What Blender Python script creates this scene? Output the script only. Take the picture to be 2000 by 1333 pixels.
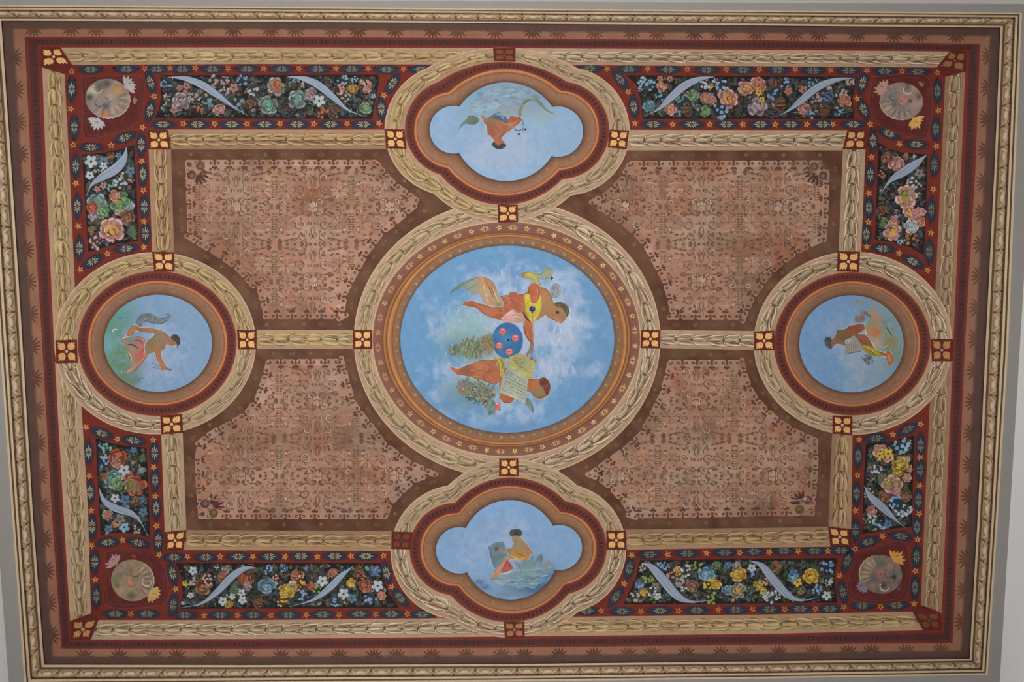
import bpy, bmesh, math, random
import numpy as np
from mathutils import Vector, Matrix
from mathutils.geometry import tessellate_polygon, delaunay_2d_cdt

for o in list(bpy.data.objects):
    bpy.data.objects.remove(o)
COL = bpy.context.scene.collection
SC = bpy.context.scene

# ------------------------------------------------------------------ camera
ZC = 5.5                 # height of the flat middle of the ceiling
CAM = np.array([0.0, 0.0, 1.5])
FPX = 1700.0
def _n(v): return v / np.linalg.norm(v)
_f = _n(np.array([math.tan(math.radians(0.9)), math.tan(math.radians(6.1)), 1.0]))
_r = _n(np.array([1.0, 0, 0]) - _f * _f[0])
_d = np.cross(_f, _r)
_a = math.radians(0.35)
_r, _d = _r * math.cos(_a) + _d * math.sin(_a), _d * math.cos(_a) - _r * math.sin(_a)
cd = bpy.data.cameras.new('camera'); cam = bpy.data.objects.new('camera', cd); COL.objects.link(cam)
cd.sensor_width = 36; cd.lens = 36 * FPX / 2000
cam.matrix_world = Matrix(((_r[0], -_d[0], -_f[0], CAM[0]), (_r[1], -_d[1], -_f[1], CAM[1]),
                           (_r[2], -_d[2], -_f[2], CAM[2]), (0, 0, 0, 1)))
SC.camera = cam
SC.view_settings.view_transform = 'Standard'; SC.view_settings.look = 'None'
SC.view_settings.gamma = 1; SC.view_settings.use_curve_mapping = False
SC.view_settings.exposure = 0.0

# ------------------------------------------------------------------ light
w = bpy.data.worlds.new('world'); SC.world = w; w.use_nodes = True
w.node_tree.nodes['Background'].inputs[0].default_value = (0.8, 0.88, 1, 1)
w.node_tree.nodes['Background'].inputs[1].default_value = 0.3
def area(name, loc, target, sx, sy, power, col=(1, 1, 1)):
    l = bpy.data.lights.new(name, 'AREA'); l.shape = 'RECTANGLE'; l.size = sx; l.size_y = sy
    l.energy = power; l.color = col
    o = bpy.data.objects.new(name, l); COL.objects.link(o); o.location = loc
    o.rotation_euler = (Vector(target) - Vector(loc)).to_track_quat('-Z', 'Y').to_euler()
    return o
area('up_fill_lamp', (-0.08, -0.1, 2.2), (-0.08, -0.1, 5), 1.1, 0.8, 62, (1.0, 0.985, 0.96))  # added fill lamp hanging unseen in mid-air, brightens the ceiling from below
area('window_daylight', (-2.3, -0.45, 3.0), (0.6, 0.1, 5.0), 1.5, 1.2, 78, (0.96, 0.98, 1.0))

# ------------------------------------------------------------------ surface of the coved ceiling
COVE_W, COVE_D, COVE_N = 0.48, 0.16, 9
def ray(px, py):
    px = np.asarray(px, float); py = np.asarray(py, float)
    return _f[None, :] * FPX + _r[None, :] * (px.ravel()[:, None] - 1000) + _d[None, :] * (py.ravel()[:, None] - 666.5)
def at_z(px, py, z):
    r = ray(px, py); t = (np.asarray(z) - CAM[2]) / r[:, 2]
    return CAM[None, :] + r * t[:, None]
_c = at_z([5, 1952, 1892, 88], [42, 55.5, 1286, 1297], ZC - COVE_D)
X0, X1 = (_c[0, 0] + _c[3, 0]) / 2, (_c[1, 0] + _c[2, 0]) / 2
Y0, Y1 = (_c[0, 1] + _c[1, 1]) / 2, (_c[2, 1] + _c[3, 1]) / 2
_e = np.linspace(0, COVE_W, COVE_N + 1); _g = COVE_D * (1 - _e / COVE_W) ** 2
def drop(x, y):
    e = np.minimum(np.minimum(x - X0, X1 - x), np.minimum(y - Y0, Y1 - y))
    return np.interp(e, _e, _g)
def surf(px, py, lift):
    z = np.full(len(np.ravel(px)), ZC)
    for _ in range(9):
        p = at_z(px, py, z); z = ZC - drop(p[:, 0], p[:, 1]) - lift
    p = at_z(px, py, z)
    return p

def lin(c):
    c = np.asarray(c, float) / 255.0
    g = (c @ np.array([.3, .59, .11]))[..., None]; c = np.clip((g + (c - g) * 0.88) * 0.96, 0, 1)     # dusty, slightly greyed pigments
    return np.where(c <= 0.04045, c / 12.92, ((c + 0.055) / 1.055) ** 2.4)

# ------------------------------------------------------------------ materials
def paint_mat(name, rough=0.75, mott=0.22, scale=14, bump=0.15):
    m = bpy.data.materials.new(name); m.use_nodes = True
    nt = m.node_tree; N = nt.nodes; L = nt.links; b = N['Principled BSDF']
    at = N.new('ShaderNodeAttribute'); at.attribute_name = 'Col'
    tc = N.new('ShaderNodeNewGeometry')
    n1 = N.new('ShaderNodeTexNoise'); n1.inputs['Scale'].default_value = scale; n1.inputs['Detail'].default_value = 6
    n1.inputs['Roughness'].default_value = 0.65
    n2 = N.new('ShaderNodeTexNoise'); n2.inputs['Scale'].default_value = scale * 9; n2.inputs['Detail'].default_value = 3
    mp = N.new('ShaderNodeMapping'); mp.inputs['Scale'].default_value = (1, 2.2, 1)
    L.new(tc.outputs['Position'], n1.inputs['Vector']); L.new(tc.outputs['Position'], mp.inputs[0]); L.new(mp.outputs[0], n2.inputs['Vector'])
    ad = N.new('ShaderNodeMath'); ad.operation = 'ADD'; L.new(n1.outputs[0], ad.inputs[0]); L.new(n2.outputs[0], ad.inputs[1])
    mr = N.new('ShaderNodeMapRange'); mr.inputs['From Min'].default_value = 0.6; mr.inputs['From Max'].default_value = 1.4
    mr.inputs['To Min'].default_value = 1 - mott; mr.inputs['To Max'].default_value = 1 + mott
    L.new(ad.outputs[0], mr.inputs[0])
    vm = N.new('ShaderNodeVectorMath'); vm.operation = 'SCALE'
    L.new(at.outputs['Color'], vm.inputs[0]); L.new(mr.outputs[0], vm.inputs['Scale'])
    L.new(vm.outputs[0], b.inputs['Base Color'])
    b.inputs['Roughness'].default_value = rough
    b.inputs['Specular IOR Level'].default_value = 0.2
    if bump:
        bp = N.new('ShaderNodeBump'); bp.inputs['Strength'].default_value = bump; bp.inputs['Distance'].default_value = 0.002
        L.new(n2.outputs[0], bp.inputs['Height']); L.new(bp.outputs[0], b.inputs['Normal'])
    return m
M_PAINT = paint_mat('ceiling_paint')
M_SMOOTH = paint_mat('smooth_oil_paint', 0.6, 0.09, 9, 0.1)
M_STUCCO = paint_mat('waxed_plaster_moulding', 0.55, 0.2, 22, 0.25)
M_STENCIL = paint_mat('stencilled_paint', 0.8, 0.16, 10, 0.15)
M_WALL = paint_mat('wall_paint', 0.9, 0.03, 3, 0.05)

# ------------------------------------------------------------------ geometry helpers (picture coordinates are laid on the real surface)
def crom(pts, n):
    P = np.asarray(pts, float)
    if len(P) == 2: 
        t = np.linspace(0, 1, n)[:, None]; return P[0] * (1 - t) + P[1] * t
    Q = np.vstack([2 * P[0] - P[1], P, 2 * P[-1] - P[-2]])
    T = np.linspace(0, len(P) - 1 - 1e-9, n); out = []
    for t in T:
        i = int(t); u = t - i; a, b, c, d = Q[i:i + 4]
        out.append(0.5 * (2 * b + (c - a) * u + (2 * a - 5 * b + 4 * c - d) * u * u + (3 * b - 3 * c + d - a) * u ** 3))
    return np.array(out)
def resamp(pts, n):
    P = np.asarray(pts, float); s = np.r_[0, np.cumsum(np.hypot(*np.diff(P, axis=0).T))]
    t = np.linspace(0, s[-1], n)
    return np.c_[np.interp(t, s, P[:, 0]), np.interp(t, s, P[:, 1])]
def plen(P):
    P = np.asarray(P, float); return float(np.hypot(*np.diff(P, axis=0).T).sum())
def dens(pts, step=14):
    P = list(pts); out = []
    for a, b in zip(P, P[1:] + P[:1]):
        k = max(1, int(math.hypot(b[0] - a[0], b[1] - a[1]) / step))
        for i in range(k): out.append((a[0] + (b[0] - a[0]) * i / k, a[1] + (b[1] - a[1]) * i / k))
    return out
def inside(pts, x, y):
    P = np.asarray(pts, float); c = False; j = len(P) - 1
    for i in range(len(P)):
        if (P[i, 1] > y) != (P[j, 1] > y) and x < (P[j, 0] - P[i, 0]) * (y - P[i, 1]) / (P[j, 1] - P[i, 1]) + P[i, 0]: c = not c
        j = i
    return c
def edge_dist(pts, x, y):
    P = np.asarray(pts, float); Q = np.roll(P, -1, axis=0); d = Q - P
    t = np.clip(((x - P[:, 0]) * d[:, 0] + (y - P[:, 1]) * d[:, 1]) / (d ** 2).sum(1).clip(1e-9), 0, 1)
    return float(np.hypot(P[:, 0] + t * d[:, 0] - x, P[:, 1] + t * d[:, 1] - y).min())
_rs = np.random.RandomState(5); _lat = _rs.rand(256, 256)
def vnoise(x, y):
    xi = np.floor(x).astype(int); yi = np.floor(y).astype(int); fx = x - xi; fy = y - yi
    fx = fx * fx * (3 - 2 * fx); fy = fy * fy * (3 - 2 * fy)
    g = lambda a, b: _lat[a % 256, b % 256]
    return (g(xi, yi) * (1 - fx) + g(xi + 1, yi) * fx) * (1 - fy) + (g(xi, yi + 1) * (1 - fx) + g(xi + 1, yi + 1) * fx) * fy
def fbm(x, y, s, oc=5, seed=0):
    x = np.asarray(x, float) / s + seed * 17.3; y = np.asarray(y, float) / s + seed * 9.1; a = 1; t = 0; r = 0
    for _ in range(oc):
        r = r + a * vnoise(x, y); t += a; a *= 0.55; x = x * 2.03 + 11; y = y * 2.03 + 7
    return r / t
def mixc(a, b, t):
    a = np.asarray(a, float); b = np.asarray(b, float); t = np.asarray(t, float)
    return a * (1 - t[..., None]) + b * t[..., None]

STEP = 8e-6
class Art:
    """collects painted shapes; build() lays them on the coved ceiling as ONE mesh"""
    def __init__(s, base=1.0, mod=30, step=STEP):
        s.step = step; s.v = []; s.l = []; s.c = []; s.f = []; s.base = base * 1e-3; s.k = 0; s.mod = mod if step != STEP else max(mod * 4, 130); s.map = None
    def add(s, pts, cols, faces, lift=None, h=None):
        pts = np.asarray(pts, float).reshape(-1, 2); n0 = len(s.v)
        if s.map is not None: pts = s.map(pts)
        L = s.base + (s.k % s.mod) * s.step if lift is None else lift
        s.k += 1
        cols = np.asarray(cols, float)
        if cols.ndim == 1: cols = np.tile(cols, (len(pts), 1))
        s.v += pts.tolist(); s.c += cols.tolist()
        s.l += (np.full(len(pts), L) + (0 if h is None else np.asarray(h))).tolist()
        s.f += [tuple(n0 + i for i in f) for f in faces]
        return s
    def poly(s, pts, col, step=None):
        if step: pts = dens(pts, step)
        if len(pts) > 12:
            n = len(pts); r = delaunay_2d_cdt([Vector(p[:2]) for p in pts], [], [list(range(n))], 1, 1e-4)
            return s.add([tuple(v) for v in r[0]], col, [tuple(f) for f in r[2]])
        t = tessellate_polygon([[Vector((p[0], p[1], 0)) for p in pts]])
        return s.add(pts, col, [tuple(f) for f in t])
    def strip(s, A, B, ca, cb=None, lift=None):
        A = np.asarray(A, float); B = np.asarray(B, float); n = len(A); cb = ca if cb is None else cb
        pts = np.vstack([A, B]); cols = np.vstack([np.tile(ca, (n, 1)), np.tile(cb, (n, 1))])
        return s.add(pts, cols, [(i, i + 1, n + i + 1, n + i) for i in range(n - 1)], lift)
    def stroke(s, pts, w, col, n=8, taper=True, c2=None):
        P = crom(pts, n); d = np.gradient(P, axis=0); d /= np.hypot(d[:, 0], d[:, 1])[:, None].clip(1e-6)
        N = np.c_[-d[:, 1], d[:, 0]]; t = np.linspace(0, 1, n)
        ww = (w / 2) * (np.sin(np.pi * np.clip(t * 0.92 + 0.04, 0, 1)) ** 0.7 if taper is True else (np.ones(n) if taper is False else np.interp(t, np.linspace(0, 1, len(taper)), taper)))
        return s.strip(P + N * ww[:, None], P - N * ww[:, None], col, c2 if c2 is not None else col)
    def disc(s, x, y, rx, ry=None, col=(0, 0, 0), rot=0, n=10, c2=None, h=None):
        ry = rx if ry is None else ry; a = np.linspace(0, 2 * np.pi, n, endpoint=False); ca, sa = math.cos(rot), math.sin(rot)
        X = rx * np.cos(a); Y = ry * np.sin(a)
        pts = np.vstack([[[x, y]], np.c_[x + X * ca - Y * sa, y + X * sa + Y * ca]])
        cols = np.vstack([[col], np.tile(c2 if c2 is not None else col, (n, 1))])
        return s.add(pts, cols, [(0, 1 + i, 1 + (i + 1) % n) for i in range(n)], None, None if h is None else np.r_[h, np.zeros(n)])
    def leaf(s, x, y, L, wd, ang, col, c2=None, h=None, n=5):
        t = np.linspace(0, 1, n); w = wd / 2 * np.sin(np.pi * t) ** 0.8; ca, sa = math.cos(ang), math.sin(ang)
        f = lambda u, v: (x + u * ca - v * sa, y + u * sa + v * ca)
        up = [f(L * a, b) for a, b in zip(t, w)]; dn = [f(L * a, -b) for a, b in zip(t, w)]; mid = [f(L * a, 0) for a in t]
        c2 = col if c2 is None else c2; cols = np.vstack([np.tile(col, (n, 1)), np.tile(c2, (n, 1)), np.tile(c2, (n, 1))])
        fc = [(i, i + 1, n + i + 1, n + i) for i in range(n - 1)] + [(n + i, n + i + 1, 2 * n + i + 1, 2 * n + i) for i in range(n - 1)]
        hh = None if h is None else np.r_[np.zeros(n), h * np.sin(np.pi * t), np.zeros(n)]
        return s.add(up + mid + dn, cols, fc, None, hh)
    def fill(s, pts, colfn, step=3.0, jit=0.6):
        P = dens([tuple(p) for p in pts], step * 1.5); A = np.array(P); rnd = np.random.RandomState(int(abs(A.sum())) % 9999)
        xs = np.arange(A[:, 0].min() + step / 2, A[:, 0].max(), step); ys = np.arange(A[:, 1].min() + step / 2, A[:, 1].max(), step)
        I = []
        for x in xs:
            for y in ys:
                xx, yy = x + rnd.uniform(-jit, jit), y + rnd.uniform(-jit, jit)
                if inside(P, xx, yy) and edge_dist(P, xx, yy) > step * 0.4: I.append((xx, yy))
        allp = P + I; n = len(P)
        r = delaunay_2d_cdt([Vector(p) for p in allp], [], [list(range(n))], 1, 1e-4)
        vs = np.array([tuple(v) for v in r[0]]); cols = colfn(vs[:, 0], vs[:, 1])
        return s.add(vs, cols, [tuple(f) for f in r[2]])
    def starfill(s, cx, cy, O, rings, colfn):
        O = np.asarray(O, float); n = len(O); pts = [(cx, cy)]
        for k in range(1, rings + 1):
            q = k / rings; pts += [(cx + (x - cx) * q, cy + (y - cy) * q) for x, y in O]
        pts = np.array(pts); cols = colfn(pts[:, 0], pts[:, 1]); F = [(0, 1 + i, 1 + (i + 1) % n) for i in range(n)]
        for k in range(rings - 1):
            a = 1 + k * n; b = a + n
            F += [(a + i, a + (i + 1) % n, b + (i + 1) % n, b + i) for i in range(n)]
        return s.add(pts, cols, F)
    def star(s, x, y, r, col=(214, 150, 62), dot=(40, 22, 18), rot=0.3, n=5):
        p = [(x + math.cos(rot + math.pi * i / n) * (r if i % 2 == 0 else r * 0.42), y + math.sin(rot + math.pi * i / n) * (r if i % 2 == 0 else r * 0.42)) for i in range(2 * n)]
        s.add([(x, y)] + p, col, [(0, 1 + i, 1 + (i + 1) % (2 * n)) for i in range(2 * n)])
        if dot is not None: s.disc(x, y, r * 0.2, None, dot, n=6)
        return s
    def sprig(s, x, y, r, ang, col=(190, 170, 105)):
        for a, l in ((0, 1), (0.5, 0.72), (-0.5, 0.72), (1.05, 0.5), (-1.05, 0.5)):
            for q in (0, math.pi):
                A = ang + a + q
                s.leaf(x + math.cos(A) * r * .16, y + math.sin(A) * r * .16, r * l * .84, r * .14, A, col)
        return s.disc(x, y, r * .1, None, (150, 70, 45), n=6)
    def build(s, name, parent=None, mat=None, smooth=True):
        V = np.array(s.v); L = np.array(s.l)
        P = surf(V[:, 0], V[:, 1], L)
        return mesh_obj(name, P[:, 0], P[:, 1], L, s.c, s.f, parent, mat or M_PAINT, smooth)

def mesh_obj(name, x, y, L, cols, faces, parent, mat, smooth=True, flat=None):
    me = bpy.data.meshes.new(name)
    if L is None: L = np.zeros(len(x))
    me.from_pydata(np.c_[x, y, L].tolist(), [], faces)
    ca = me.color_attributes.new('Col', 'FLOAT_COLOR', 'POINT')
    c4 = np.c_[lin(cols), np.ones(len(cols))].astype(np.float32); ca.data.foreach_set('color', c4.ravel())
    if flat is None:
        e = min(x.min() - X0, X1 - x.max(), y.min() - Y0, Y1 - y.max())
        if e >= COVE_W: smooth = False
        if e < COVE_W:
            bm = bmesh.new(); bm.from_mesh(me)
            def cut(co, no):
                bmesh.ops.bisect_plane(bm, geom=bm.verts[:] + bm.edges[:] + bm.faces[:], dist=1e-6, plane_co=co, plane_no=no)
            for q in _e:
                for c in (X0 + q, X1 - q):
                    if x.min() < c < x.max(): cut((c, 0, 0), (1, 0, 0))
                for c in (Y0 + q, Y1 - q):
                    if y.min() < c < y.max(): cut((0, c, 0), (0, 1, 0))
            for cx, cy, sx, sy in ((X0, Y0, 1, 1), (X1, Y0, -1, 1), (X1, Y1, -1, -1), (X0, Y1, 1, -1)):
                bx = (min(cx, cx + sx * COVE_W), max(cx, cx + sx * COVE_W)); by = (min(cy, cy + sy * COVE_W), max(cy, cy + sy * COVE_W))
                if x.max() > bx[0] and x.min() < bx[1] and y.max() > by[0] and y.min() < by[1]: cut((cx, cy, 0), (sy, -sx, 0))
            bmesh.ops.dissolve_degenerate(bm, dist=2e-6, edges=bm.edges[:])
            bm.to_mesh(me); bm.free()
        n = len(me.vertices); co = np.empty(n * 3, np.float32); me.vertices.foreach_get('co', co); co = co.reshape(-1, 3).astype(float)
        co[:, 2] = ZC - drop(co[:, 0], co[:, 1]) - co[:, 2]
    else:
        co = np.c_[x, y, flat]
    org = np.array([(co[:, 0].min() + co[:, 0].max()) / 2, (co[:, 1].min() + co[:, 1].max()) / 2, co[:, 2].max()])
    me.vertices.foreach_set('co', (co - org).astype(np.float32).ravel())
    me.materials.append(mat)
    if smooth: me.polygons.foreach_set('use_smooth', [True] * len(me.polygons))
    me.update()
    o = bpy.data.objects.new(name, me); COL.objects.link(o)
    o['_w'] = org.tolist()
    if parent is not None:
        pw = np.array(parent['_w']); o.parent = parent; o.location = (org - pw).tolist()
    else: o.location = org.tolist()
    return o
def thing(name, px, py, label, cat, group=None):
    p = surf([px], [py], 0.0)[0]
    o = bpy.data.objects.new(name, None); COL.objects.link(o); o.location = p.tolist(); o['_w'] = p.tolist()
    o.empty_display_size = 0.1
    o['label'] = label; o['category'] = cat
    if group: o['group'] = group
    return o
def struct(o): o['kind'] = 'structure'; return o
R = random.Random(11)
def jc(c, d=10): 
    k = R.uniform(-d, d); return (c[0] + k + R.uniform(-d, d) * .4, c[1] + k + R.uniform(-d, d) * .4, c[2] + k + R.uniform(-d, d) * .4)

# ------------------------------------------------------------------ palette
def TC(*c):      # pigment measured on the photograph
    c = np.array(c, float) / 0.96; g = float(c @ np.array([.3, .59, .11])); return tuple(np.clip(g + (c - g) / 0.88, 0, 255))
CREAM = TC(172, 143, 114)
RED = TC(106, 40, 30); MAROON = TC(70, 42, 38); NAVY = TC(40, 48, 62); GOLD = TC(214, 168, 106)
TAN = TC(140, 98, 76); UMBER = TC(84, 62, 54); BROWN = TC(93, 62, 46); PINK = TC(156, 118, 98)
ORANGE = TC(172, 115, 75)

# ------------------------------------------------------------------ traced lines of the layout
LOOP = {
 'corn_out': ([(-48,9),(500,13),(1000,17),(1500,20.5),(1996,25)], [(1996,25),(1983,333),(1970,666),(1950,1000),(1929,1319)],
              [(1929,1319),(1500,1326),(1000,1332),(500,1336),(48,1341)], [(48,1341),(23,1000),(-1,666),(-22,333),(-48,9)]),
 'corn_in': ([(5,42),(500,43.5),(1000,47.5),(1500,51.5),(1952,55.5)], [(1952,55.5),(1940,333),(1923,666),(1908,1000),(1892,1286)],
              [(1892,1286),(1500,1291),(1000,1296),(500,1298),(88,1297)], [(88,1297),(66,1000),(46,666),(25,333),(5,42)]),
 'red_out': ([(48,72),(500,71),(1000,75),(1500,79),(1914,86)], [(1914,86),(1905,333),(1885,666),(1871,1000),(1861,1257)],
              [(1861,1257),(1500,1260),(1000,1266),(500,1268),(120,1268)], [(120,1268),(101,1000),(82,666),(61,333),(48,72)]),
 'gar_out': ([(81,93),(500,92.5),(1000,94),(1500,97.5),(1887,101)], [(1887,101),(1877,333),(1862,666),(1848,1000),(1838,1231)],
              [(1838,1231),(1500,1239),(1000,1244),(500,1249),(139,1250)], [(139,1250),(124,1000),(105,666),(90,333),(81,93)]),
 'gar_in': ([(125,127),(500,125),(1000,126.5),(1500,129.5),(1847,132)], [(1847,132),(1838,333),(1822,666),(1806,1000),(1798,1195)],
              [(1798,1195),(1500,1201),(1000,1207),(500,1212),(178,1212)], [(178,1212),(172,1000),(151,666),(136,333),(125,127)]),
 'in_out': ([(289,253),(1000,253.5),(1650,254.5),(1692,254)], [(1692,254),(1682,490),(1673,666),(1665,850),(1662,1068)],
              [(1662,1068),(1500,1070),(1222,1074.5),(763,1077),(323,1075)], [(323,1075),(315,850),(306,666),(297,490),(289,254)]),
 'in_in': ([(334,292),(750,292),(1226,294),(1646,294)], [(1646,294),(1638,490),(1632,666),(1625,850),(1618,1029)],
              [(1618,1029),(1500,1031.5),(1222,1035),(763,1038),(364,1036)], [(364,1036),(357,850),(349,666),(340,490),(334,292)]),
}
def edge(loop, i, n=60): return resamp(LOOP[loop][i], n)
def on_x(P, x): P = np.asarray(P); q = P[np.argsort(P[:, 0])]; return (x, float(np.interp(x, q[:, 0], q[:, 1])))
def on_y(P, y): P = np.asarray(P); q = P[np.argsort(P[:, 1])]; return (float(np.interp(y, q[:, 1], q[:, 0])), y)
SIDE = ['top', 'right', 'bottom', 'left']
# ------------------------------------------------------------------ room shell
a = Art(0); 
for i in range(4):
    pass
c4 = [(-70, 0), (2010, 12), (1940, 1335), (40, 1355)]
g = []
for j in range(25):
    for i in range(37):
        u = i / 36; v = j / 24
        g.append(((c4[0][0] * (1 - u) + c4[1][0] * u) * (1 - v) + (c4[3][0] * (1 - u) + c4[2][0] * u) * v,
                  (c4[0][1] * (1 - u) + c4[1][1] * u) * (1 - v) + (c4[3][1] * (1 - u) + c4[2][1] * u) * v))
a.add(g, BROWN, [(j * 37 + i, j * 37 + i + 1, j * 37 + i + 38, j * 37 + i + 37) for j in range(24) for i in range(36)], lift=0.0)
struct(a.build('ceiling', None, M_PAINT))

ZE = ZC - COVE_D
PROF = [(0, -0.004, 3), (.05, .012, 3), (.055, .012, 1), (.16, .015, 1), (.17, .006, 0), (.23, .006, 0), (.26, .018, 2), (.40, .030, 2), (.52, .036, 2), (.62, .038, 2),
        (.65, .028, 0), (.69, .028, 0), (.71, .046, 1), (.82, .052, 1), (.84, .044, 0), (.88, .044, 0), (.90, .058, 1), (1, .062, 1)]
PC = {0: TC(130, 106, 80), 1: TC(192, 170, 140), 2: TC(158, 132, 104), 3: TC(44, 32, 24)}  # last tone: shadow gap along the cornice's inner edge, painted dark
def corn_world(i, u, t, h):
    """u along the side 0..1 (arrays), t across 0 inner..1 outer, h extra relief"""
    A = LOOP['corn_in'][i]; B = LOOP['corn_out'][i]
    n = 400; PA = resamp(A, n); PB = resamp(B, n); q = np.linspace(0, 1, n)
    ax = np.interp(u, q, PA[:, 0]); ay = np.interp(u, q, PA[:, 1]); bx = np.interp(u, q, PB[:, 0]); by = np.interp(u, q, PB[:, 1])
    px = ax * (1 - t) + bx * t; py = ay * (1 - t) + by * t
    tt = np.array([p[0] for p in PROF]); tt = tt + np.arange(len(tt)) * 1e-6; zz = np.array([p[1] for p in PROF])
    z = ZE - np.interp(t, tt, zz) - h
    return at_z(px, py, z)
def corn_mesh(name, i, UTH, cols, faces, parent, mat):
    UTH = np.asarray(UTH, float); P = corn_world(i, UTH[:, 0], UTH[:, 1], UTH[:, 2])
    return mesh_obj(name, P[:, 0], P[:, 1], None, cols, faces, parent, mat, True, flat=P[:, 2])
CNT = [46, 31, 45, 31]
for i in range(4):
    n = 40; U = []; C = []; Fc = []; m = len(PROF)
    # flat bands split at every profile step so that colours stay crisp
    k = 0
    for j in range(m - 1):
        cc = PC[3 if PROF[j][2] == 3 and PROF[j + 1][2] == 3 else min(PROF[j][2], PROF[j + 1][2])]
        P2 = []
        for q in (j, j + 1):
            for s_ in range(n + 1): P2.append((s_ / n, PROF[q][0] + q * 1e-6, 0))
        U += P2; C += [cc] * len(P2)
        Fc += [(k + s_, k + s_ + 1, k + n + 2 + s_, k + n + 1 + s_) for s_ in range(n)]; k += len(P2)
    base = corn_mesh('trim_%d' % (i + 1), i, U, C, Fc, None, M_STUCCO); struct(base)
    L = plen(LOOP['corn_in'][i]); W = 36.0; N_ = CNT[i]
    for q in range(N_):
        uc = (q + 0.5) / N_; U = []; C = []; Fc = []
        def shp(pts, h, col, edgecol):     # domed shape given by outline in (px along, t)
            k0 = len(U); cx = sum(p[0] for p in pts) / len(pts); ct = sum(p[1] for p in pts) / len(pts)
            U.append((uc + cx / L, ct, h)); C.append(col)
            for p in pts: U.append((uc + (cx + (p[0] - cx) * .6) / L, ct + (p[1] - ct) * .6, h * .8)); C.append(col)
            for p in pts: U.append((uc + p[0] / L, p[1], 0.0008)); C.append(edgecol)
            nn = len(pts)
            for e in range(nn): 
                f = (e + 1) % nn
                Fc.append((k0, k0 + 1 + e, k0 + 1 + f)); Fc.append((k0 + 1 + e, k0 + 1 + nn + e, k0 + 1 + nn + f, k0 + 1 + f))
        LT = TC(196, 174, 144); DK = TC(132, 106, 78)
        S = L / N_ / 42
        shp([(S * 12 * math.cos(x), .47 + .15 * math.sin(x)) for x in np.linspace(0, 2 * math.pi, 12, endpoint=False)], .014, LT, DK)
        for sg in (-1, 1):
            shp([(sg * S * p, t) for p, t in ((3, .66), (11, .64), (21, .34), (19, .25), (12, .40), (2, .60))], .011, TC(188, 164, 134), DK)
        shp([(S * (21 + 2.2 * math.cos(x)), .36 + .12 * math.sin(x)) for x in np.linspace(0, 2 * math.pi, 8, endpoint=False)], .004, TC(96, 72, 50), TC(96, 72, 50))
        shp([(S * (21 + 2.0 * math.cos(x)), .62 + .045 * math.sin(x)) for x in np.linspace(0, 2 * math.pi, 8, endpoint=False)], .012, TC(62, 42, 26), TC(62, 42, 26))
        corn_mesh('carved_leaf', i, U, C, Fc, base, M_STUCCO)

# plain mauve margin and the walls
ZM = ZE - .062
mo = [(-84, -3), (2032, 8), (1951, 1362), (20, 1372)]
mc = [(-48, 9), (1996, 25), (1929, 1319), (48, 1341)]
A_ = at_z([p[0] for p in mc], [p[1] for p in mc], ZM); B_ = at_z([p[0] for p in mo], [p[1] for p in mo], ZM)
# the inner line follows the moulding
ins = np.vstack([np.array(LOOP['corn_out'][i][:-1]) for i in range(4)]); outs = np.vstack([resamp([mo[i], mo[(i + 1) % 4]], 5)[:-1] for i in range(4)])
I3 = at_z(ins[:, 0], ins[:, 1], ZM); O3 = at_z(outs[:, 0], outs[:, 1], ZM); nn = len(I3)
P = np.vstack([I3, O3])
struct(mesh_obj('trim_5', P[:, 0], P[:, 1], None, [TC(146, 141, 137)] * len(P), [(i, (i + 1) % nn, nn + (i + 1) % nn, nn + i) for i in range(nn)], None, M_WALL, False, flat=P[:, 2]))
WN = ['wall_front', 'wall_right', 'wall_back', 'wall_left']
for i in range(4):
    a3 = B_[i]; b3 = B_[(i + 1) % 4]
    P = np.array([[a3[0], a3[1], ZM], [b3[0], b3[1], ZM], [b3[0], b3[1], 0], [a3[0], a3[1], 0]])
    struct(mesh_obj(WN[i], P[:, 0], P[:, 1], None, [TC(226, 226, 226)] * 4, [(0, 1, 2, 3)], None, M_WALL, False, flat=P[:, 2]))
P = np.array([[p[0], p[1], 0] for p in B_])
struct(mesh_obj('floor', P[:, 0], P[:, 1], None, [(92, 66, 48)] * 4, [(3, 2, 1, 0)], None, M_WALL, False, flat=P[:, 2]))

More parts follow.
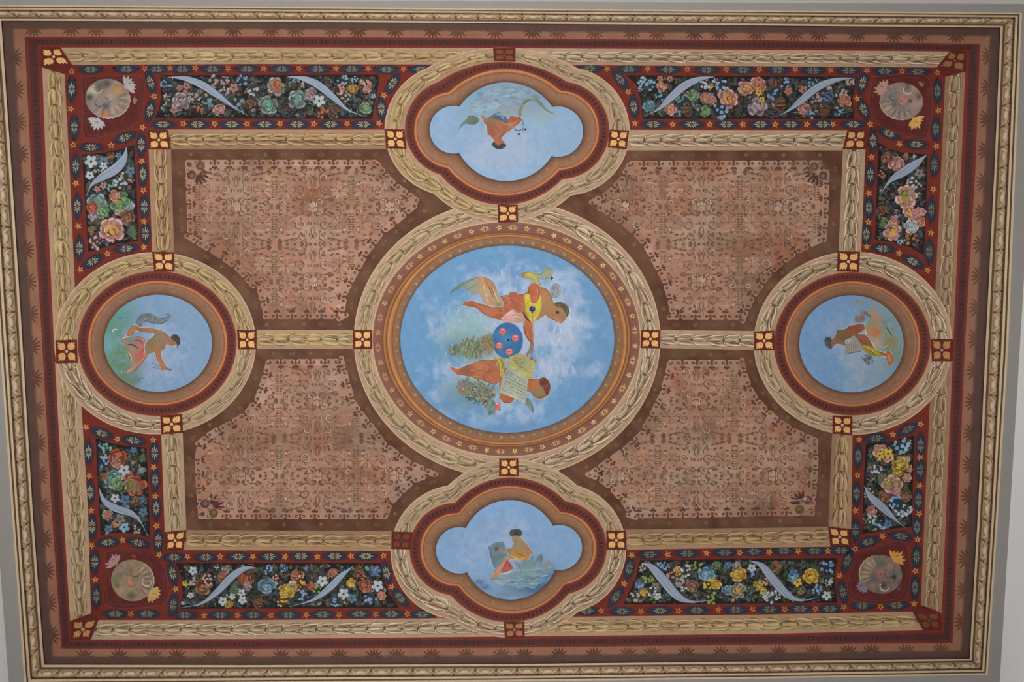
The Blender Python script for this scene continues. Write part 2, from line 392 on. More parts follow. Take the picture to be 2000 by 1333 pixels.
# ------------------------------------------------------------------ outer borders
NP = [29, 19, 28, 19]
SD = ['along the top edge of the ceiling', 'down the right edge of the ceiling', 'along the bottom edge of the ceiling', 'down the left edge of the ceiling']
for i in range(4):
    A = edge('corn_in', i, 80); B = edge('red_out', i, 80)
    mid = (A + B) / 2 + (A - B) * 0.02
    t = thing('palmette_border', *((A[40] + B[40]) / 2), 'tan strip stencilled with brown palmettes ' + SD[i], 'border', 'tan palmette borders')
    b = Art(0.6)
    A2 = A + (A - B) * 0.12
    K = [0, .46, .54, .60, 1]; CC = [UMBER, UMBER, TC(112, 80, 64), TAN, TAN]
    for q in range(4):
        b.strip(A2 * (1 - K[q]) + B * K[q], A2 * (1 - K[q + 1]) + B * K[q + 1], CC[q], CC[q + 1], lift=0.0006)
    b.build('strip', t)
    wd = np.hypot(*(A - B).T).mean()
    for q in range(NP[i]):
        u = (q + 1.0) / (NP[i] + 1) ; j = u * 79; k = int(j); base = A[k] * .72 + B[k] * .28; d = B[min(k + 1, 79)] - B[k]; d /= np.hypot(*d); nrm = np.array([-d[1], d[0]]); nrm *= np.sign(nrm @ (B[k] - A[k])); base = base + nrm * 2
        ang0 = math.atan2(nrm[1], nrm[0]); p = Art(0.9); fade = R.uniform(0, .45)
        cc = tuple(np.array((90, 56, 42)) * (1 - fade) + np.array((120, 84, 68)) * fade)
        for dl, ln in ((0, 14), (.42, 15), (-.42, 15), (.85, 16), (-.85, 16), (1.3, 14), (-1.3, 14)):
            an = ang0 + dl; L = ln * wd / 30
            p.leaf(base[0] + math.cos(an) * 3, base[1] + math.sin(an) * 3, L, 4.2, an, cc)
        for sg in (-1, 1):
            s0 = base - nrm * 4
            p.stroke([s0, s0 + d * sg * 6 - nrm * 4, s0 + d * sg * 11 - nrm * 1, s0 + d * sg * 9 + nrm * 2], 2.0, tuple(np.array(cc) * .4 + np.array(UMBER) * .6), 7)
        p.build('palmette', t)

for i in range(4):
    A = edge('red_out', i, 80); B = edge('gar_out', i, 80)
    t = thing('red_border', *((A[40] + B[40]) / 2), 'narrow dark red strip with blackish scrolls ' + SD[i], 'border', 'narrow dark red borders')
    b = Art(0.7); B2 = B + (B - A) * 0.06
    for k0, k1, c in ((0, .2, TC(106, 44, 38)), (.2, .72, TC(78, 44, 40)), (.72, 1.0, TC(112, 44, 38))):
        b.strip(A * (1 - k0) + B2 * k0, A * (1 - k1) + B2 * k1, c, c, lift=0.0007)
    b.build('strip', t)
    p = Art(1.0, 6); L = plen(A); n = int(L / 9); P = resamp((A + B) / 2, n); D = np.gradient(P, axis=0)
    for q in range(1, n - 1):
        d = D[q] / np.hypot(*D[q]); nr = np.array([-d[1], d[0]]); c = jc((58, 34, 34), 8); o_ = P[q]
        k = R.randint(0, 2)
        if k == 0: p.stroke([o_ - nr * 4 + d, o_ - d, o_ + nr * 4 + d], 1.8, c, 5)
        elif k == 1: p.stroke([o_ - nr * 4, o_ + nr * 0 + d * 2.5, o_ + nr * 4], 2.2, c, 5); 
        else: p.stroke([o_ - nr * 3 - d * 2, o_ - nr * 4 + d * 1, o_ + nr * 1 + d * 2, o_ + nr * 4], 1.6, c, 6)
    p.build('scroll_row', t)

# ------------------------------------------------------------------ laurel garlands
def garland(name, A, B, label, cat, group, style, base, flip=False, dark_side=1, sparse=1.0):
    """A, B: the two edges of the band (same number of points)"""
    A = np.asarray(A, float); B = np.asarray(B, float); n = len(A)
    M = (A + B) / 2; t = thing(name, *M[n // 2], label, cat, group)
    b = Art(base); c0, c1 = style['band']; lt = TC(190, 162, 132)
    if dark_side < 0: c0, c1 = c1, c0
    cm = tuple((np.array(c0) + np.array(c1)) / 2); b.strip(A, (A + B) / 2, c0, cm, lift=base * 1e-3); b.strip((A + B) / 2, B, cm, c1, lift=base * 1e-3)
    if style.get('rim'): b.strip(A, A * .95 + B * .05, lt, lt, lift=base * 1e-3 + 1e-4)
    if style.get('rim2'): b.strip(B, B * .95 + A * .05, lt, lt, lift=base * 1e-3 + 1e-4)
    b.build('band', t)
    s = np.r_[0, np.cumsum(np.hypot(*np.diff(M, axis=0).T))]; L = s[-1]; hw = np.hypot(*(A - B).T) / 2
    def mp(pts):
        u = pts[:, 0]; v = pts[:, 1] * dark_side
        if flip: u = L - u
        f = lambda arr: np.interp(u, s, arr)
        h = f(hw) / 19.0
        Ax, Ay, Bx, By = f(A[:, 0]), f(A[:, 1]), f(B[:, 0]), f(B[:, 1])
        q = 0.5 + v / 19.0 / 2.0
        return np.c_[Ax * (1 - q) + Bx * q, Ay * (1 - q) + By * q]
    g = Art(base + 0.3, 40); g.map = mp
    step = style.get('step', 33) ; N_ = max(2, int(round((L - 4) / step))); step = (L - 4) / N_
    fill = style['fill']; line = style['line']; hi = style['hi']; sh = style['sh']; bry = style.get('berry')
    for q in range(N_):
        g.k = (q % 3) * 40; u0 = 2 + q * step; e = lambda a, b_, w=.9: (u0 + a * step + R.uniform(-w, w), b_ + R.uniform(-w, w))
        tone = R.uniform(-9, 9); fl = tuple(v + tone for v in fill); k = R.uniform(.7, 1.15)
        if R.random() < .8: g.stroke([e(.05, 6), e(.5, 11.2), e(1.08, 6.5)], 4.2 * k, jc(sh, 7), 7)
        if R.random() < .6: g.stroke([e(.05, -6), e(.5, -10.6), e(1.0, -6.5)], 3.2 * k, jc(sh, 7), 7)
        for sg in (-1, 1):
            fe = sg * (9.5 if bry else 8.2); tp = [.25, .7, 1, 1, .85, .5, .12]
            g.stroke([e(-.05, sg * 2.0), e(.28, sg * 6.4), e(.75, sg * 8.0), e(1.28, fe)], 7.3, jc(line, 7), 9, tp)
            g.stroke([e(.0, sg * 2.6), e(.28, sg * 6.9), e(.72, sg * 8.2), e(1.22, fe)], 5.8, jc(fl, 10), 9, tp)
            g.stroke([e(.08, sg * 5.2), e(.34, sg * 8.8), e(.8, sg * 9.9), e(1.2, fe * 1.05)], (2.0 if bry else 1.4) * k, jc(hi, 9), 8)
            if R.random() < .5: g.stroke([e(.2, sg * 5.2), e(.6, sg * 7.2), e(1.05, sg * 7.4)], 1.1, jc(line, 10), 6)
        g.stroke([e(-.04, 0), e(.5, 0), e(1.2, 0)], 9.8, jc(line, 7), 8, [.3, .8, 1, .95, .7, .35, .1])
        g.stroke([e(.03, -.4), e(.5, -.5), e(1.14, 0)], 7.8, jc(fl, 10), 8, [.3, .8, 1, .95, .7, .35, .1])
        g.stroke([e(.12, -1.5), e(.45, -2.5), e(.9, -1)], 1.5 * k, jc(hi, 9), 6)
        g.stroke([e(.2, 1.8), e(.55, 2.4), e(.95, 1.2)], 1.6 * k, jc(sh, 9), 5)
        if R.random() < .6: g.stroke([e(.25, 5.5), e(.55, 6.6), e(.95, 5)], 1.2, jc(line, 9), 5)
        g.disc(u0, 0, 2.4, 3.4, jc(line, 6), 0, 7)
        if bry:
            for sg in (-1, 1):
                c0_ = (u0 + 1.0, sg * 6.6); g.disc(*c0_, 2.5, 2.8, line, n=8); g.disc(*c0_, 1.6, 1.9, TC(206, 186, 160), n=8)
    g.build('laurel_garland', t)
    return t
ST_Y = dict(fill=TC(170, 146, 104), line=TC(106, 82, 54), hi=TC(192, 170, 122), sh=TC(118, 96, 72), band=(TC(166, 137, 108), TC(158, 128, 100)))
ST_I = dict(fill=TC(164, 136, 98), line=TC(98, 70, 46), hi=TC(190, 162, 116), sh=TC(112, 84, 60), band=(TC(158, 128, 98), TC(142, 110, 84)))
ST_P = dict(fill=TC(164, 141, 114), line=TC(92, 72, 54), hi=TC(206, 188, 160), sh=TC(128, 106, 84), berry=1, band=(TC(168, 141, 114), TC(160, 132, 106)))
ST_G = dict(fill=TC(160, 138, 106), line=TC(104, 84, 62), hi=TC(190, 170, 138), sh=TC(124, 104, 82), band=(TC(172, 144, 115), TC(166, 138, 110)))
def sub(P, c0, c1, axis, n=44):
    f = on_x if axis == 0 else on_y
    return np.array([f(P, v) for v in np.linspace(c0, c1, n)])
GB = 'straight laurel garland bands'
def sband(lo, li, i, c0, c1, label, st, **k):
    ax = 0 if i in (0, 2) else 1
    A = sub(edge(lo, i, 120), c0[0], c1[0], ax); B = sub(edge(li, i, 120), c0[1], c1[1], ax)
    st = dict(st)
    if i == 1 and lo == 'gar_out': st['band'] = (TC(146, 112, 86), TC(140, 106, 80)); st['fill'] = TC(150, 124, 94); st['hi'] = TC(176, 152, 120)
    garland('garland_band', A, B, label, 'garland', GB, st, 1.6, **k)
sband('gar_out', 'gar_in', 0, (116, 140), (975, 975), 'cream band with yellowish laurel garland, at the top edge, left of the top medallion', ST_Y, flip=True)
sband('gar_out', 'gar_in', 0, (1000, 1000), (1858, 1830), 'cream band with pale berried laurel garland, at the top edge, right of the top medallion', ST_P)
sband('gar_out', 'gar_in', 2, (178, 192), (985, 985), 'cream band with pale berried laurel garland, at the bottom edge, left of the bottom medallion', dict(ST_P))
sband('gar_out', 'gar_in', 2, (1025, 1025), (1803, 1782), 'cream band with yellow laurel garland, at the bottom edge, right of the bottom medallion', ST_Y, flip=True)
sband('gar_out', 'gar_in', 3, (132, 143), (668, 668), 'vertical cream band with soft olive laurel leaves at the far left, above the left medallion', ST_Y)
sband('gar_out', 'gar_in', 3, (708, 708), (1214, 1200), 'vertical cream band with outlined laurel leaves at the far left, below the left medallion', ST_G, flip=True)
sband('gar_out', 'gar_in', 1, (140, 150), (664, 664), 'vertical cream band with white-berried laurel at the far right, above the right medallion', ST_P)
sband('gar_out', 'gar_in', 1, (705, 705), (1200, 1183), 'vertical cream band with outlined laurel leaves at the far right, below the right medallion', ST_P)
sband('in_out', 'in_in', 0, (327, 333), (755, 755), 'inner cream laurel band over the upper left stencilled panel', ST_I)
sband('in_out', 'in_in', 0, (1226, 1222), (1655, 1647), 'inner cream berried laurel band over the upper right stencilled panel', ST_P)
sband('in_out', 'in_in', 2, (358, 363), (768, 768), 'inner cream laurel band under the lower left stencilled panel', ST_I)
sband('in_out', 'in_in', 2, (1220, 1220), (1622, 1618), 'inner cream laurel band under the lower right stencilled panel', ST_I)
sband('in_out', 'in_in', 3, (291, 292), (494, 494), 'short vertical laurel band left of the upper left stencilled panel', ST_I, flip=True)
sband('in_out', 'in_in', 3, (846, 846), (1040, 1037), 'short vertical laurel band left of the lower left stencilled panel', ST_G)
sband('in_out', 'in_in', 1, (291, 292), (494, 494), 'short vertical berried laurel band right of the upper right stencilled panel', ST_P)
sband('in_out', 'in_in', 1, (848, 848), (1034, 1030), 'short vertical laurel band right of the lower right stencilled panel', ST_I)
garland('garland_band', resamp([(498, 645), (692, 645)], 12), resamp([(498, 682), (692, 682)], 12), 'short horizontal laurel band joining the left medallion to the central oval', 'garland', GB, ST_Y, 1.6)
garland('garland_band', resamp([(1286, 645), (1478, 647)], 12), resamp([(1286, 680), (1478, 685)], 12), 'short horizontal laurel band joining the central oval to the right medallion', 'garland', GB, ST_P, 1.6)

# ------------------------------------------------------------------ medallion outlines
def ell(cx, cy, rx, ry, n=120): 
    return lambda th: (cx + rx * math.cos(th), cy + ry * math.sin(th))
def arc3(A, Mi, B, n=26):
    (x1, y1), (x2, y2), (x3, y3) = A, Mi, B
    d = 2 * (x1 * (y2 - y3) + x2 * (y3 - y1) + x3 * (y1 - y2))
    ux = ((x1**2 + y1**2) * (y2 - y3) + (x2**2 + y2**2) * (y3 - y1) + (x3**2 + y3**2) * (y1 - y2)) / d
    uy = ((x1**2 + y1**2) * (x3 - x2) + (x2**2 + y2**2) * (x1 - x3) + (x3**2 + y3**2) * (x2 - x1)) / d
    r = math.hypot(x1 - ux, y1 - uy); a = [math.atan2(p[1] - uy, p[0] - ux) for p in (A, Mi, B)]
    def un(p, q): 
        while q - p > math.pi: q -= 2 * math.pi
        while q - p < -math.pi: q += 2 * math.pi
        return q
    a1 = un(a[0], a[1]); a2 = un(a1, a[2])
    return [(ux + r * math.cos(t), uy + r * math.sin(t)) for t in np.r_[np.linspace(a[0], a1, n // 2, endpoint=False), np.linspace(a1, a2, n // 2, endpoint=False)]]
def quatre(TL, TR, BR, BL, L, T, R_, B, n=30):
    mx = (TL[0] + TR[0] + BR[0] + BL[0]) / 4
    P = arc3(TL, ((TL[0] + TR[0]) / 2, T), TR, n) + arc3(TR, (R_, (TR[1] + BR[1]) / 2), BR, n) + \
        arc3(BR, ((BL[0] + BR[0]) / 2, B), BL, n) + arc3(BL, (L, (TL[1] + BL[1]) / 2), TL, n)
    return np.array(P)
def angfn(P, c):
    """outline as a function of the angle from centre c"""
    P = np.asarray(P, float); th = np.arctan2(P[:, 1] - c[1], P[:, 0] - c[0]); r = np.hypot(P[:, 0] - c[0], P[:, 1] - c[1])
    o = np.argsort(th); th = th[o]; r = r[o]; th = np.r_[th - 2 * np.pi, th, th + 2 * np.pi]; r = np.r_[r, r, r]
    def f(t):
        t = (np.asarray(t) + np.pi) % (2 * np.pi) - np.pi; q = np.interp(t, th, r)
        return np.c_[c[0] + q * np.cos(t), c[1] + q * np.sin(t)]
    return f
def E(cx, cy, rx, ry, n=200):
    t = np.linspace(-np.pi, np.pi, n, endpoint=False); return np.c_[cx + rx * np.cos(t), cy + ry * np.sin(t)]
MED = {
 'center': dict(c=(990, 663), out=E(990.5, 663, 299.5, 272), inn=E(989, 663, 261, 229), go=E(989.5, 664, 242, 209), gi=E(991, 663.5, 224, 200), sky=E(991, 663, 209, 183)),
 'left': dict(c=(307, 671), out=E(303, 671, 197, 178), inn=E(307, 671.5, 155, 141.5), go=E(308, 670.5, 136, 121.5), gi=E(308, 671, 127, 114), sky=E(308.5, 671, 105.5, 95)),
 'right': dict(c=(1664, 672), out=E(1666, 671, 194, 179), inn=E(1664.5, 672, 153, 140), go=E(1664, 672, 133, 122), gi=E(1664, 672, 125, 115), sky=E(1663, 672, 102, 95)),
 'top': dict(c=(988, 257), out=quatre((832,134),(1127,133),(1115,382),(847,378),751,93,1230,434), inn=quatre((857,160),(1107,160),(1098,350),(860,341),791,121,1190,400),
    go=quatre((877,180),(1094,177),(1093,332),(874,328),809,135,1170,382), gi=quatre((883,188),(1088,185),(1088,325),(880,321),817,146,1162,375),
    sky=quatre((897.5,208),(1079,209),(1077.5,305),(897,299),839,161,1139,354)),
 'bottom': dict(c=(994, 1072), out=quatre((875,949),(1127,949),(1130,1195),(877,1209),763,897,1223,1246), inn=quatre((889,983),(1104,980),(1111,1160),(880,1163),800,933,1185,1216),
    go=quatre((896,1003),(1094,1001),(1102,1142),(896,1145),821,950,1165,1199), gi=quatre((900,1009),(1090,1007),(1098,1136),(900,1139),830,957,1155,1191),
    sky=quatre((910,1032),(1080,1028),(1084,1113.5),(912.5,1118.5),851.5,977.5,1137,1172)),
}
for k, m in MED.items():
    for q in ('out', 'inn', 'go', 'gi', 'sky'): m['f' + q] = angfn(m[q], m['c'])
def aof(k, x, y): c = MED[k]['c']; return math.atan2(y - c[1], x - c[0])
NAMES = dict(center='central oval painting', left='left round medallion', right='right round medallion', top='top lobed medallion', bottom='bottom lobed medallion')
TI = {'center': [(1270, 663), (993, 914), (708, 663), (991, 417)], 'left': [(483, 664), (335, 829), (131, 687), (319, 512)],
      'right': [(1839, 684), (1645, 831), (1492, 665), (1657, 511)], 'top': [(1208, 271), (991, 417), (772, 271), (985, 107)],
      'bottom': [(1204, 1056), (1004, 1230), (784, 1057), (993, 914)]}
QN = ['lower right quarter', 'lower left quarter', 'upper left quarter', 'upper right quarter']
for k, tl in TI.items():
    m = MED[k]; st4 = {'center': [ST_P, ST_G, ST_G, ST_P], 'left': [ST_G, ST_P, ST_Y, ST_Y], 'right': [ST_P, ST_G, ST_P, ST_P], 'top': [ST_G, ST_Y, ST_Y, ST_G], 'bottom': [ST_P, ST_P, ST_G, ST_G]}[k]
    for q in range(4):
        a0 = aof(k, *tl[q]); a1 = aof(k, *tl[(q + 1) % 4])
        while a1 < a0: a1 += 2 * math.pi
        th = np.linspace(a0, a1, 60); st = dict(st4[q]); st['rim'] = 1; st['step'] = 33
        if k in ('left', 'right', 'bottom'): st['rim'] = 1
        if k == 'center': st['rim2'] = 1
        garland('garland_arc', m['fout'](th), m['finn'](th), 'curved cream laurel garland, %s of the ring around the %s' % (QN[q], NAMES[k]), 'garland', 'curved laurel garlands around the medallions', st,
                1.9 if k == 'center' else 3.0, flip=(q % 2 == 0), dark_side=-1 if q < 2 else 1)

# ------------------------------------------------------------------ gold leaf tiles
TILES = [
 ([(80,93),(118,93),(141,127),(80,131)], 'gold leaf tile at the ceiling\'s top left corner, skewed and dark red', 0, [(80,93),(118,93),(141,127),(126,145),(80,131)]),
 ([(289,255),(328,255),(334,292),(290,292)], 'gold four-leaf tile at the upper left panel\'s outer corner', 0, None),
 ([(751,252),(790,253),(794,291),(754,290)], 'gold four-leaf tile on the left of the top medallion\'s ring', 0, None),
 ([(963,94),(1007,94),(1006,121),(965,119)], 'faded brownish leaf tile at the very top of the top medallion', .75, None),
 ([(1191,253),(1229,255),(1224,292),(1187,288)], 'gold four-leaf tile on the right of the top medallion\'s ring', 0, None),
 ([(1655,254),(1692,254),(1691,292),(1646,291)], 'gold four-leaf tile at the upper right panel\'s outer corner', .15, None),
 ([(1856,100),(1887,101),(1886,142),(1830,131)], 'dull leaf tile at the ceiling\'s top right corner', .55, [(1856,100),(1887,101),(1886,140),(1845,150),(1830,131)]),
 ([(297,492),(340,493),(341,531),(301,530)], 'gold four-leaf tile above the left medallion', 0, None),
 ([(463,645),(501,645),(501,683),(465,683)], 'gold four-leaf tile on the right of the left medallion', 0, None),
 ([(108,665),(150,664),(152,709),(110,710)], 'gold leaf tile on the left of the left medallion, near the red border', .1, None),
 ([(313,813),(356,809),(357,846),(315,849)], 'gold four-leaf tile under the left medallion', 0, None),
 ([(689,645),(727,645),(727,682),(690,682)], 'gold four-leaf tile on the left of the central oval', 0, None),
 ([(1252,645),(1290,645),(1289,681),(1251,680)], 'gold four-leaf tile on the right of the central oval', 0, None),
 ([(972,400),(1011,400),(1012,434),(973,435)], 'gold four-leaf tile between the top medallion and the central oval', 0, None),
 ([(975,896),(1012,896),(1013,931),(975,931)], 'gold four-leaf tile between the central oval and the bottom medallion', 0, None),
 ([(1473,648),(1512,646),(1513,685),(1473,685)], 'gold four-leaf tile on the left of the right medallion', 0, None),
 ([(1636,491),(1680,492),(1678,532),(1635,530)], 'gold four-leaf tile above the right medallion', 0, None),
 ([(1818,662),(1861,663),(1859,706),(1820,706)], 'dim gold leaf tile on the right of the right medallion', .35, None),
 ([(1626,812),(1665,814),(1664,851),(1626,847)], 'gold four-leaf tile under the right medallion', .05, None),
 ([(765,1039),(806,1040),(801,1074),(764,1073)], 'almost faded dark red tile on the left of the bottom medallion\'s ring', .85, None),
 ([(1184,1038),(1222,1037),(1224,1075),(1185,1074)], 'gold four-leaf tile on the right of the bottom medallion\'s ring', 0, None),
 ([(984,1216),(1024,1215),(1025,1246),(986,1247)], 'dim gold leaf tile at the very bottom of the bottom medallion', .45, None),
 ([(323,1040),(364,1036),(358,1074),(323,1076)], 'gold four-leaf tile at the lower left panel\'s outer corner', 0, None),
 ([(1617,1029),(1659,1034),(1662,1068),(1623,1067)], 'gold four-leaf tile at the lower right panel\'s outer corner', .05, None),
 ([(139,1213),(193,1209),(175,1249),(140,1250)], 'skewed leaf tile at the ceiling\'s bottom left corner', .3, [(139,1213),(178,1199),(193,1210),(175,1249),(140,1250)]),
 ([(1783,1196),(1837,1197),(1838,1229),(1803,1231)], 'very dark skewed leaf tile at the ceiling\'s bottom right corner', .8, [(1783,1196),(1799,1183),(1837,1197),(1838,1231),(1803,1232)]),
]
for qd, lab, fade, base in TILES:
    Q = np.array(qd, float); c = Q.mean(0); t = thing('rosette_tile', c[0], c[1], lab, 'tile', 'leaf tiles at the joints of the garlands')
    bm_ = Art(4.8); bl = base or qd; bl = np.array(bl, float)
    bm_.poly(bl.tolist(), TC(92, 34, 24), 12); cc = bl.mean(0)
    bm_.build('tile_base', t)
    def bil(u, v): return (Q[0] * (1 - u) + Q[1] * u) * (1 - v) + (Q[3] * (1 - u) + Q[2] * u) * v
    gc = tuple(np.array(GOLD) * (1 - fade) + np.array((96, 42, 28)) * fade)
    for su in (-1, 1):
        for sv in (-1, 1):
            out = [(.07, .12), (.12, .07), (.22, .06), (.34, .09), (.40, .16), (.36, .20), (.42, .25), (.35, .28), (.41, .38), (.36, .42), (.29, .34), (.25, .42), (.20, .34), (.14, .40), (.07, .30), (.05, .20)]
            pt = [bil(.5 + su * a_, .5 + sv * b_) for a_, b_ in out]
            p = Art(5.2); p.poly([tuple(x) for x in pt], gc)
            p.stroke([bil(.5 + su * .1, .5 + sv * .1), bil(.5 + su * .24, .5 + sv * .24)], .9, tuple(np.array(gc) * .72), 4)
            p.build('gold_leaf', t)
    rr = np.hypot(*(Q[0] - Q[1])) * .075
    p = Art(5.5); p.disc(*bil(.5, .5), rr * 1.35, None, TC(92, 34, 24)); p.disc(*bil(.5, .5), rr, None, tuple(np.array((222, 172, 110)) * (1 - fade * .75))); p.build('center_bud', t)
# ------------------------------------------------------------------ medallions
TH = np.linspace(-np.pi, np.pi, 181)
def Zm(ox, oy, s): return lambda pts: [(ox + p[0] / s, oy + p[1] / s) for p in pts]
def ringpart(t, name, fa, fb, cols, base, k=4, ks=None):
    A = fa(TH); B = fb(TH); b = Art(base); n = len(cols)
    ks = ks or np.linspace(0, 1, n)
    for q in range(n - 1):
        b.strip(A * (1 - ks[q]) + B * ks[q], A * (1 - ks[q + 1]) + B * ks[q + 1], cols[q], cols[q + 1], lift=base * 1e-3)
    return b.build(name, t)
def red_ring(t, m):
    ringpart(t, 'red_ring', m['finn'], m['fgo'], [TC(120, 56, 40), TC(114, 50, 38), TC(92, 48, 42), TC(92, 48, 42), TC(114, 46, 36), TC(120, 54, 36)], 3.2, ks=[0, .2, .3, .75, .85, 1])
    P = (m['finn'](np.linspace(-np.pi, np.pi, 800)) + m['fgo'](np.linspace(-np.pi, np.pi, 800))) / 2
    n = int(plen(P) / 8.5); P = resamp(P, n); D = np.gradient(P, axis=0); a = Art(3.5, 6)
    for q in range(n - 1):
        d = D[q] / np.hypot(*D[q]); nr = np.array([-d[1], d[0]]); c = jc((50, 24, 26), 8); o_ = P[q] + nr * R.uniform(-1, 1); k = R.randint(0, 2)
        if k == 0: a.stroke([o_ - nr * 4.5 + d, o_ - d * 1.5, o_ + nr * 4.5 + d], 1.8, c, 5)
        elif k == 1: a.stroke([o_ - nr * 4 + d * 1.5, o_ + nr * 4 - d * 1.5], 2.0, c, 4)
        else: a.stroke([o_ + d * 2.5 - nr * 3, o_ - d * 2 - nr * 1.5, o_ - d * 1 + nr * 3, o_ + d * 2.5 + nr * 2.5], 1.6, c, 6)
    a.build('scroll_row', t)
def mouldings(t, m, brown=TC(138, 103, 82)):
    ringpart(t, 'orange_ring', m['fgo'], m['fgi'], [TC(112, 62, 34), TC(178, 120, 80), TC(176, 124, 84), TC(162, 104, 64), TC(108, 62, 34), TC(160, 112, 84), TC(128, 86, 62)], 3.4, ks=[0, .08, .3, .55, .66, .84, 1])
    ringpart(t, 'brown_ring', m['fgi'], m['fsky'], [TC(146, 106, 82), brown, TC(128, 94, 70), TC(106, 72, 52), TC(64, 56, 56)], 3.3, ks=[0, .2, .6, .88, 1])
def speck(t, m, n, col, base=3.7):
    for q in range(n):
        a = Art(base, 20)
        th = 2 * math.pi * q / n; p = (m['fgi']([th])[0] + m['fsky']([th])[0]) / 2
        a.star(p[0] + R.uniform(-1, 1), p[1] + R.uniform(-1, 1), R.uniform(3.2, 4.6), jc(col, 12), None, R.uniform(0, 3))
        a.build('faint_star', t)
def smooth_outline(P, c=None): return P
def skyfn(cx, cy, rx, ry, edge, cloud, hot, seed, patches=(), amt=1.0, dab=9):
    edge = np.array(edge, float); cloud = np.array(cloud, float)
    def f(x, y):
        r = np.hypot((x - hot[0]) / hot[2], (y - hot[1]) / hot[3])
        n = fbm(x, y, 46, 6, seed); n2 = fbm(x * 1.0, y * .8, dab, 3, seed + 3)
        k = np.clip((1.15 - r) * 1.3 + (n - .5) * 2.4 + (n2 - .5) * 1.0, 0, 1) * amt
        c = mixc(edge, cloud, k)
        c = c + ((n2 - .5) * 14)[:, None]
        for (px, py, sx, sy, col, a) in patches:
            q = np.exp(-(((x - px) / sx) ** 2 + ((y - py) / sy) ** 2)) * a * np.clip((n2 - .22) * 2.6 * .6 + (n - .3) * 1.2, 0, 1.3)
            c = mixc(c, np.array(col, float), np.clip(q, 0, 1))
        return c
    return f
def gradfn(base, var=10, s=7, seed=1, spots=()):
    base = np.array(base, float)
    def f(x, y):
        n = fbm(x, y, s, 4, seed); n2 = fbm(x, y, s * .45, 3, seed + 5); c = base[None, :] + ((n - .5) * 4.2 * var)[:, None] * np.array([1, .8, .7]) + ((n2 - .5) * 2.6 * var)[:, None] * np.array([.5, 1, .8])
        for (px, py, r, col, a) in spots:
            q = np.clip(np.exp(-(((x - px) ** 2 + (y - py) ** 2) / r ** 2)) * a, 0, 1); c = mixc(c, np.array(col, float), q)
        return c
    return f
def shape(t, name, Z, pts, col, base, var=12, spots=(), step=2.6, smooth=2, lines=(), seed=1, s=6, label=None, n_per=3):
    P = Z(pts)
    if smooth: 
        Q = P + [P[0]]; P = [tuple(p) for p in crom(Q, max(12, len(Q) * n_per))[:-1]]
    a = Art(base)
    if name == 'person':
        Q = P + [P[0]]; a.stroke(Q[::3] + [Q[-1]], 2.6, TC(172, 178, 182), len(Q) * 2, False)
    sp = [(Z([(q[0], q[1])])[0] + (q[2], q[3], q[4])) for q in spots]
    a.fill(P, gradfn(col, var, s, seed, sp), step)
    if name in ('person', 'arm', 'scarf', 'drapery'):
        rq = random.Random(len(P)); Q = P + [P[0]]
        for q in range(0, len(Q) - 8, 7):
            if rq.random() < .6: a.stroke(Q[q:q + 8:2], rq.uniform(.7, 1.5), tuple(v * .62 for v in col), 8)
    for ln in lines: a.stroke(Z(ln[0]), ln[1], ln[2], 9)
    o = a.build(name, t, M_SMOOTH)
    if label: o['label'] = label
    return o
def foliage(t, name, Z, box, n, cols, base, L=(6, 12), ang=(0, 6.28), w=1.8, seed=3, label=None, clip=None):
    rr = random.Random(seed); a = Art(base, 40)
    for _ in range(n):
        ga, gr_ = rr.uniform(0, 6.283), 1.6 * math.sqrt(rr.random()) * rr.uniform(.75, 1)
        x = box[0] + box[2] * gr_ * math.cos(ga); y = box[1] + box[3] * gr_ * math.sin(ga); p = Z([(x, y)])[0]; an = rr.uniform(*ang); l = rr.uniform(*L); c = jc(rr.choice(cols), 14)
        q = (p[0] + math.cos(an) * l, p[1] + math.sin(an) * l)
        if clip is not None and not (inside(clip, *p) and inside(clip, *q) and edge_dist(clip, *q) > 3 and edge_dist(clip, *p) > 3): continue
        a.stroke([p, ((p[0] + q[0]) / 2 + rr.uniform(-1, 1), (p[1] + q[1]) / 2 + rr.uniform(-1, 1)), q], w * rr.uniform(.6, 1.2), c, 5)
    o = a.build(name, t, M_SMOOTH)
    if label: o['label'] = label
    return o
def pinkflower(t, x, y, r, base, c=(214, 92, 96)):
    a = Art(base, 30)
    a.leaf(x, y, r * 1.5, r * .7, 2.3, (60, 110, 80)); a.leaf(x, y, r * 1.4, r * .6, .8, (70, 120, 90))
    for q in range(5):
        an = q * 1.257 + .3; a.disc(x + math.cos(an) * r * .45, y + math.sin(an) * r * .45, r * .55, None, jc(c, 14))
    a.disc(x, y, r * .45, None, (196, 62, 66)); a.stroke([(x - r * .5, y - r * .2), (x, y - r * .55), (x + r * .5, y - r * .1)], r * .26, (240, 178, 172), 6)
    a.stroke([(x - r * .4, y + r * .3), (x + r * .1, y + r * .1), (x + r * .5, y + r * .45)], r * .22, (238, 160, 156), 6)
    return a.build('rose', t, M_SMOOTH)

